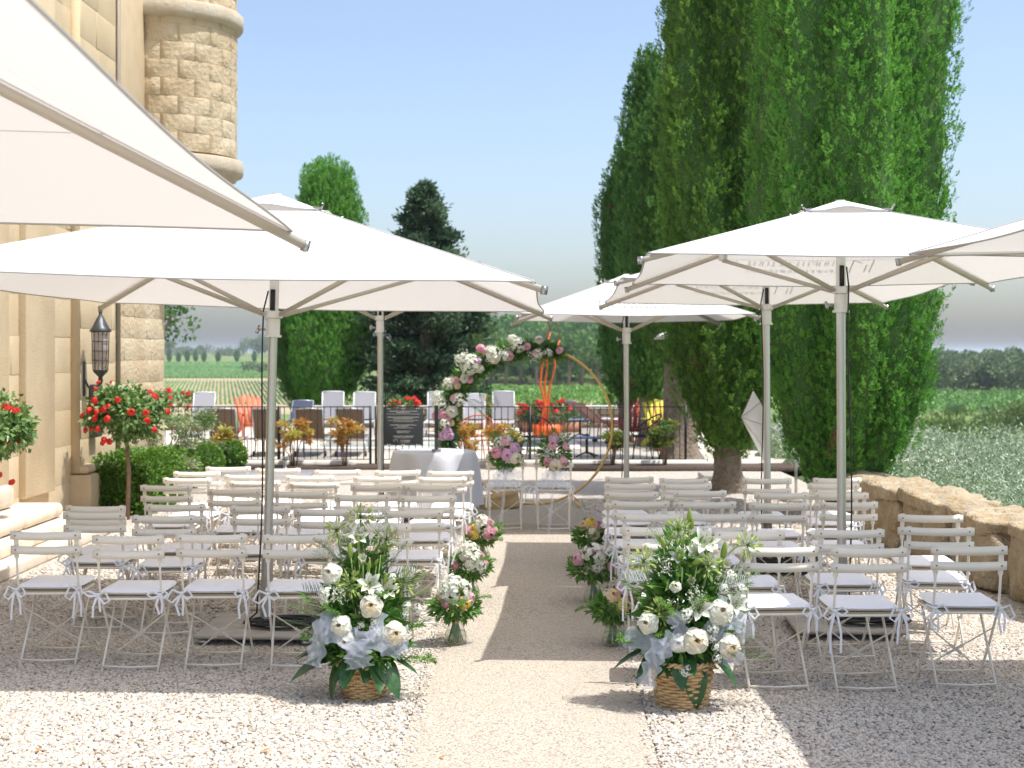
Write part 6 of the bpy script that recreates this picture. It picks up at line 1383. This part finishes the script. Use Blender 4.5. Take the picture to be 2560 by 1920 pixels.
def shell_chair(label, X, Y, rz, m):
    """round-backed wire chair: rods from a hoop seat up to a curved rim, four splayed legs"""
    t = thing('wire_chair', label, 'chair', (X, Y, .02), rz)
    seat = [(.24 * math.cos(a), .23 * math.sin(a), .42) for a in np.linspace(0, 2 * math.pi, 21)[:-1]]; mb = MB(); mb.tube(seat, .011, 6, closed=True); mb.obj('seat_hoop', m, t, True)
    rim = [(.30 * math.cos(a), .06 + .27 * math.sin(a), .60 + .20 * math.sin(a)) for a in np.linspace(-.25, math.pi + .25, 17)]; mb = MB(); mb.tube(rim, .013, 6); mb.obj('back_rim', m, t, True)
    for i, a in enumerate(np.linspace(.05, math.pi - .05, 13)):
        b = (.30 * math.cos(a), .06 + .27 * math.sin(a), .60 + .20 * math.sin(a)); c = (.235 * math.cos(a), .225 * math.sin(a), .42); mb = MB(); mb.tube([b, ((b[0] + c[0]) / 2, (b[1] + c[1]) / 2 + .0, .50), c, (c[0] * .9, -.12, .405)], .006, 5); mb.obj('rod', m, t)
    for sx in (-1, 1):
        for sy in (-1, 1): mb = MB(); mb.tube([(sx * .17, sy * .16, .42), (sx * .25, sy * .25, 0)], .011, 6); mb.obj('leg', m, t, True)
        mb = MB(); mb.tube([(sx * .30, .0, .56), (sx * .27, -.18, .54), (sx * .23, -.1, .42)], .010, 5); mb.obj('arm', m, t, True)
shell_chair('coral wire chair behind the garland end', gx(1186, 24.9), 24.9, R(195), M_CORAL)
shell_chair('black wire chair behind the left post of the second bow-tied chair', gx(1340, 24.7), 24.7, R(165), M_IRON)
shell_chair('black wire chair turned sideways near the fence end', gx(1606, 24.9), 24.9, R(-80), M_IRON)
def side_table(label, X, Y, r_, h, m):
    t = thing('bistro_table', label, 'table', (X, Y, .02)); mb = MB(); mb.lathe([(r_ - .01, h - .02), (r_, h - .012), (r_, h), (r_ - .006, h + .004)], 28); mb.obj('tabletop', m, t, 'auto')
    mb = MB(); mb.tube([(0, 0, .06), (0, 0, h - .02)], .025, 8); mb.obj('column', M_IRON, t, True)
    for q in range(4):
        a = q * 1.5708 + .6; mb = MB(); mb.tube([(0, 0, .09), (.14 * math.cos(a), .14 * math.sin(a), .05), (.25 * math.cos(a), .25 * math.sin(a), .01)], .014, 6); mb.obj('foot', M_IRON, t, True)
side_table('low blue round table behind the railing inside the ring', gx(1467, 25.6), 25.6, .27, .36, M_BLUE)
side_table('blue round table farther back near the orange planter', gx(1450, 31.4), 31.4, .26, .40, M_BLUE)
side_table('pale round table beside the sideways black wire chair', gx(1690, 25.4), 25.4, .24, .40, mat('lilac_top', (.40, .38, .50), rough=.4))
# orange planter with painted branches
pl = thing('orange_planter', 'orange box planter with tall wavy orange branches beyond the pool', 'planter', (gx(1368, 32), 32, .02))
mb = MB(); 
for c, s_ in (((0, -.29, .12), (.64, .03, .24)), ((0, .29, .12), (.64, .03, .24)), ((-.305, 0, .12), (.03, .55, .24)), ((.305, 0, .12), (.03, .55, .24)), ((0, 0, .18), (.58, .55, .06))): mb.box(c, s_)
mb.obj('box', M_ORANGE, pl)
for j, pts in enumerate([[(1348, 1075), (1362, 1010), (1350, 960), (1353, 930), (1358, 905), (1362, 870), (1368, 815), (1358, 800)], [(1356, 1075), (1365, 1010), (1362, 960), (1368, 920), (1365, 870), (1376, 830), (1373, 800), (1366, 775)], [(1368, 1075), (1370, 1010), (1376, 960), (1388, 915), (1386, 890), (1400, 850), (1395, 815), (1392, 770)]]):
    mb = MB(); P = [Vector(((x - 1280) / F * 32 - gx(1368, 32), .1 * (j - 1), EYE - (y - 880) / F * 32 - .02)) for x, y in pts]; mb.tube([tuple(p) for p in P[:6]], [.028, .027, .026, .024, .022, .018], 7); mb.obj('branch', M_ORANGE, pl, True); mb = MB(); mb.tube([tuple(p) for p in P[5:]], [.018, .012, .006], 6); mb.obj('branch_tip', M_TWIG, pl, True)
def geraniums(label, X, Y, w_, h, seed, n=16, base=.02, m='red'):
    t = thing('flower_trough', label, 'planter', (X, Y, base)); mb = MB(); mb.box((0, 0, .12), (w_, .3, .24)); mb.obj('trough', mat('terracotta', (.42, .20, .12), rough=.8), t)
    rng = np.random.default_rng(seed); greenery(t, rng, (0, 0, .25 + h * .35), (w_ * .55, .22, h * .55), 700, .09, M_ROSEL, wide=.7)
    for i in range(n): flower(m, (rng.uniform(-.55, .55) * w_, rng.uniform(-.25, .05), .25 + h * rng.uniform(.35, .95)), (rng.normal() * .3, -.6, 1), rng.uniform(.05, .085), t)
for x, Y, w_, h, lab in ((1400, 33.6, 1.0, .55, 'red geraniums right behind the orange planter'), (1330, 33.8, .6, .5, 'red geraniums left of the orange planter'), (1205, 34.6, 1.0, .62, 'red geraniums behind the pale loungers at the garland'), (1690, 27.2, .8, .35, 'pinkish red geranium trough by the ridged cypress trunk'), (450, 34.5, 1.4, .75, 'red geraniums beside the house corner beyond the pool'), (1006, 34.2, .8, .62, 'pink red blooms just above the notice board'), (1130, 33.9, .7, .4, 'red geraniums low behind the garland tail')):
    geraniums(lab, gx(x, Y), Y, w_, h, int(x), 18)
# low stone wall closing the pool terrace
lw = thing('pool_wall', 'low dry stone wall closing the far side of the pool terrace', 'wall', (-.5, 35.6, 0))
rw = random.Random(6); WST = [lump((1, 1, 1), 200 + i, amp=.05, n=4).mesh('stone', mat('rubble_stone', (.26, .20, .13), c2=(.42, .34, .24), var='rand', rough=.95), True) for i in range(4)]
for k_ in range(3):
    x = -5.2
    while x < 3.2:
        l = rw.uniform(.25, .5); inst('stone', rw.choice(WST), lw, (x + l / 2 + .5, 0, .10 + k_ * .16), (0, 0, 0), (l * .98, .34, .165)); x += l
mb = MB(); mb.bbox((-.5, 0, .53), (8.6, .42, .07), .015); mb.obj('coping', M_COPING, lw)
# path light, floodlight in the tree
bl_ = thing('path_light', 'small dark bollard light under the bushy orange nandina', 'bollard light', (gx(713, 22.9), 22.9, .0))
mb = MB(); mb.lathe([(.06, 0), (.055, .03), (.03, .05), (.03, .12)], 14); mb.obj('base', M_STEEL, bl_, 'auto'); mb = MB(); mb.lathe([(.028, .12), (.03, .17)], 14); mb.obj('lens', mat('frosted_lens', (.5, .5, .48), rough=.4), bl_, 'auto'); mb = MB(); mb.lathe([(.045, .17), (.05, .19), (.03, .21), (.004, .215)], 14); mb.obj('cap', M_LANT, bl_, 'auto')
fl_ = thing('floodlight', 'white floodlight head jutting from the cypress foliage', 'floodlight', tuple(px(1655, 845, 21.0)))
mb = MB(); mb.add([(-.12, -.06, -.02), (-.12, .06, -.02), (.07, .06, -.02), (.07, -.06, -.02), (-.06, -.06, .05), (-.06, .06, .05), (.09, .06, .10), (.09, -.06, .10)], [(3, 2, 1, 0), (4, 5, 6, 7), (0, 1, 5, 4), (1, 2, 6, 5), (2, 3, 7, 6), (3, 0, 4, 7)]); mb.obj('housing', M_LAMPW, fl_)
mb = MB(); mb.bar((-.115, 0, .0), (-.065, 0, .045), .10, .006); mb.obj('lamp_glass', M_LANT, fl_); mb = MB(); mb.tube([(.08, 0, .04), (.25, .05, .03), (.6, .1, 0)], .012, 6); mb.obj('arm', M_STEEL, fl_)

# a few dry leaves on the gravel
for i, (x, y) in enumerate(((95, 1886), (362, 1722), (2248, 1748), (1105, 1905), (662, 1888))):
    Y = gy(y); mb = MB(); G = np.array([[(-.5 * w_, v - .5, .12 * abs(w_) + .2 * (v - .5) ** 2) for w_ in (-ww, 0, ww)] for v, ww in ((0, .02), (.25, .28), (.55, .36), (.8, .22), (1, .01))]); mb.grid(G)
    o = mb.obj('dry_leaf', mat('dry_leaf_orange', (.50, .20, .06), rough=.8), None, True, (gx(x, Y), Y, .022), (.2, .3, i * 1.3), (.045,) * 3); tag(o, 'small curled orange dry leaf lying on the gravel', 'leaf', 'dry leaves on the gravel')
# ================================================================ summer haze
mb = MB(); mb.box((0, 0, 2), (24600, 24600, 34)); hz = mb.obj('haze', [])
hm = bpy.data.materials.new('haze_air'); hm.use_nodes = True; nt = hm.node_tree; nt.nodes.remove(nt.nodes['Principled BSDF'])
pv = nt.nodes.new('ShaderNodeVolumePrincipled'); pv.inputs['Color'].default_value = (.86, .92, 1.0, 1); pv.inputs['Density'].default_value = .00024; pv.inputs['Anisotropy'].default_value = .1
nt.links.new(pv.outputs[0], nt.nodes['Material Output'].inputs['Volume']); hz.data.materials.append(hm); stuff(hz, 'faint pale summer haze over the valley', 'haze')
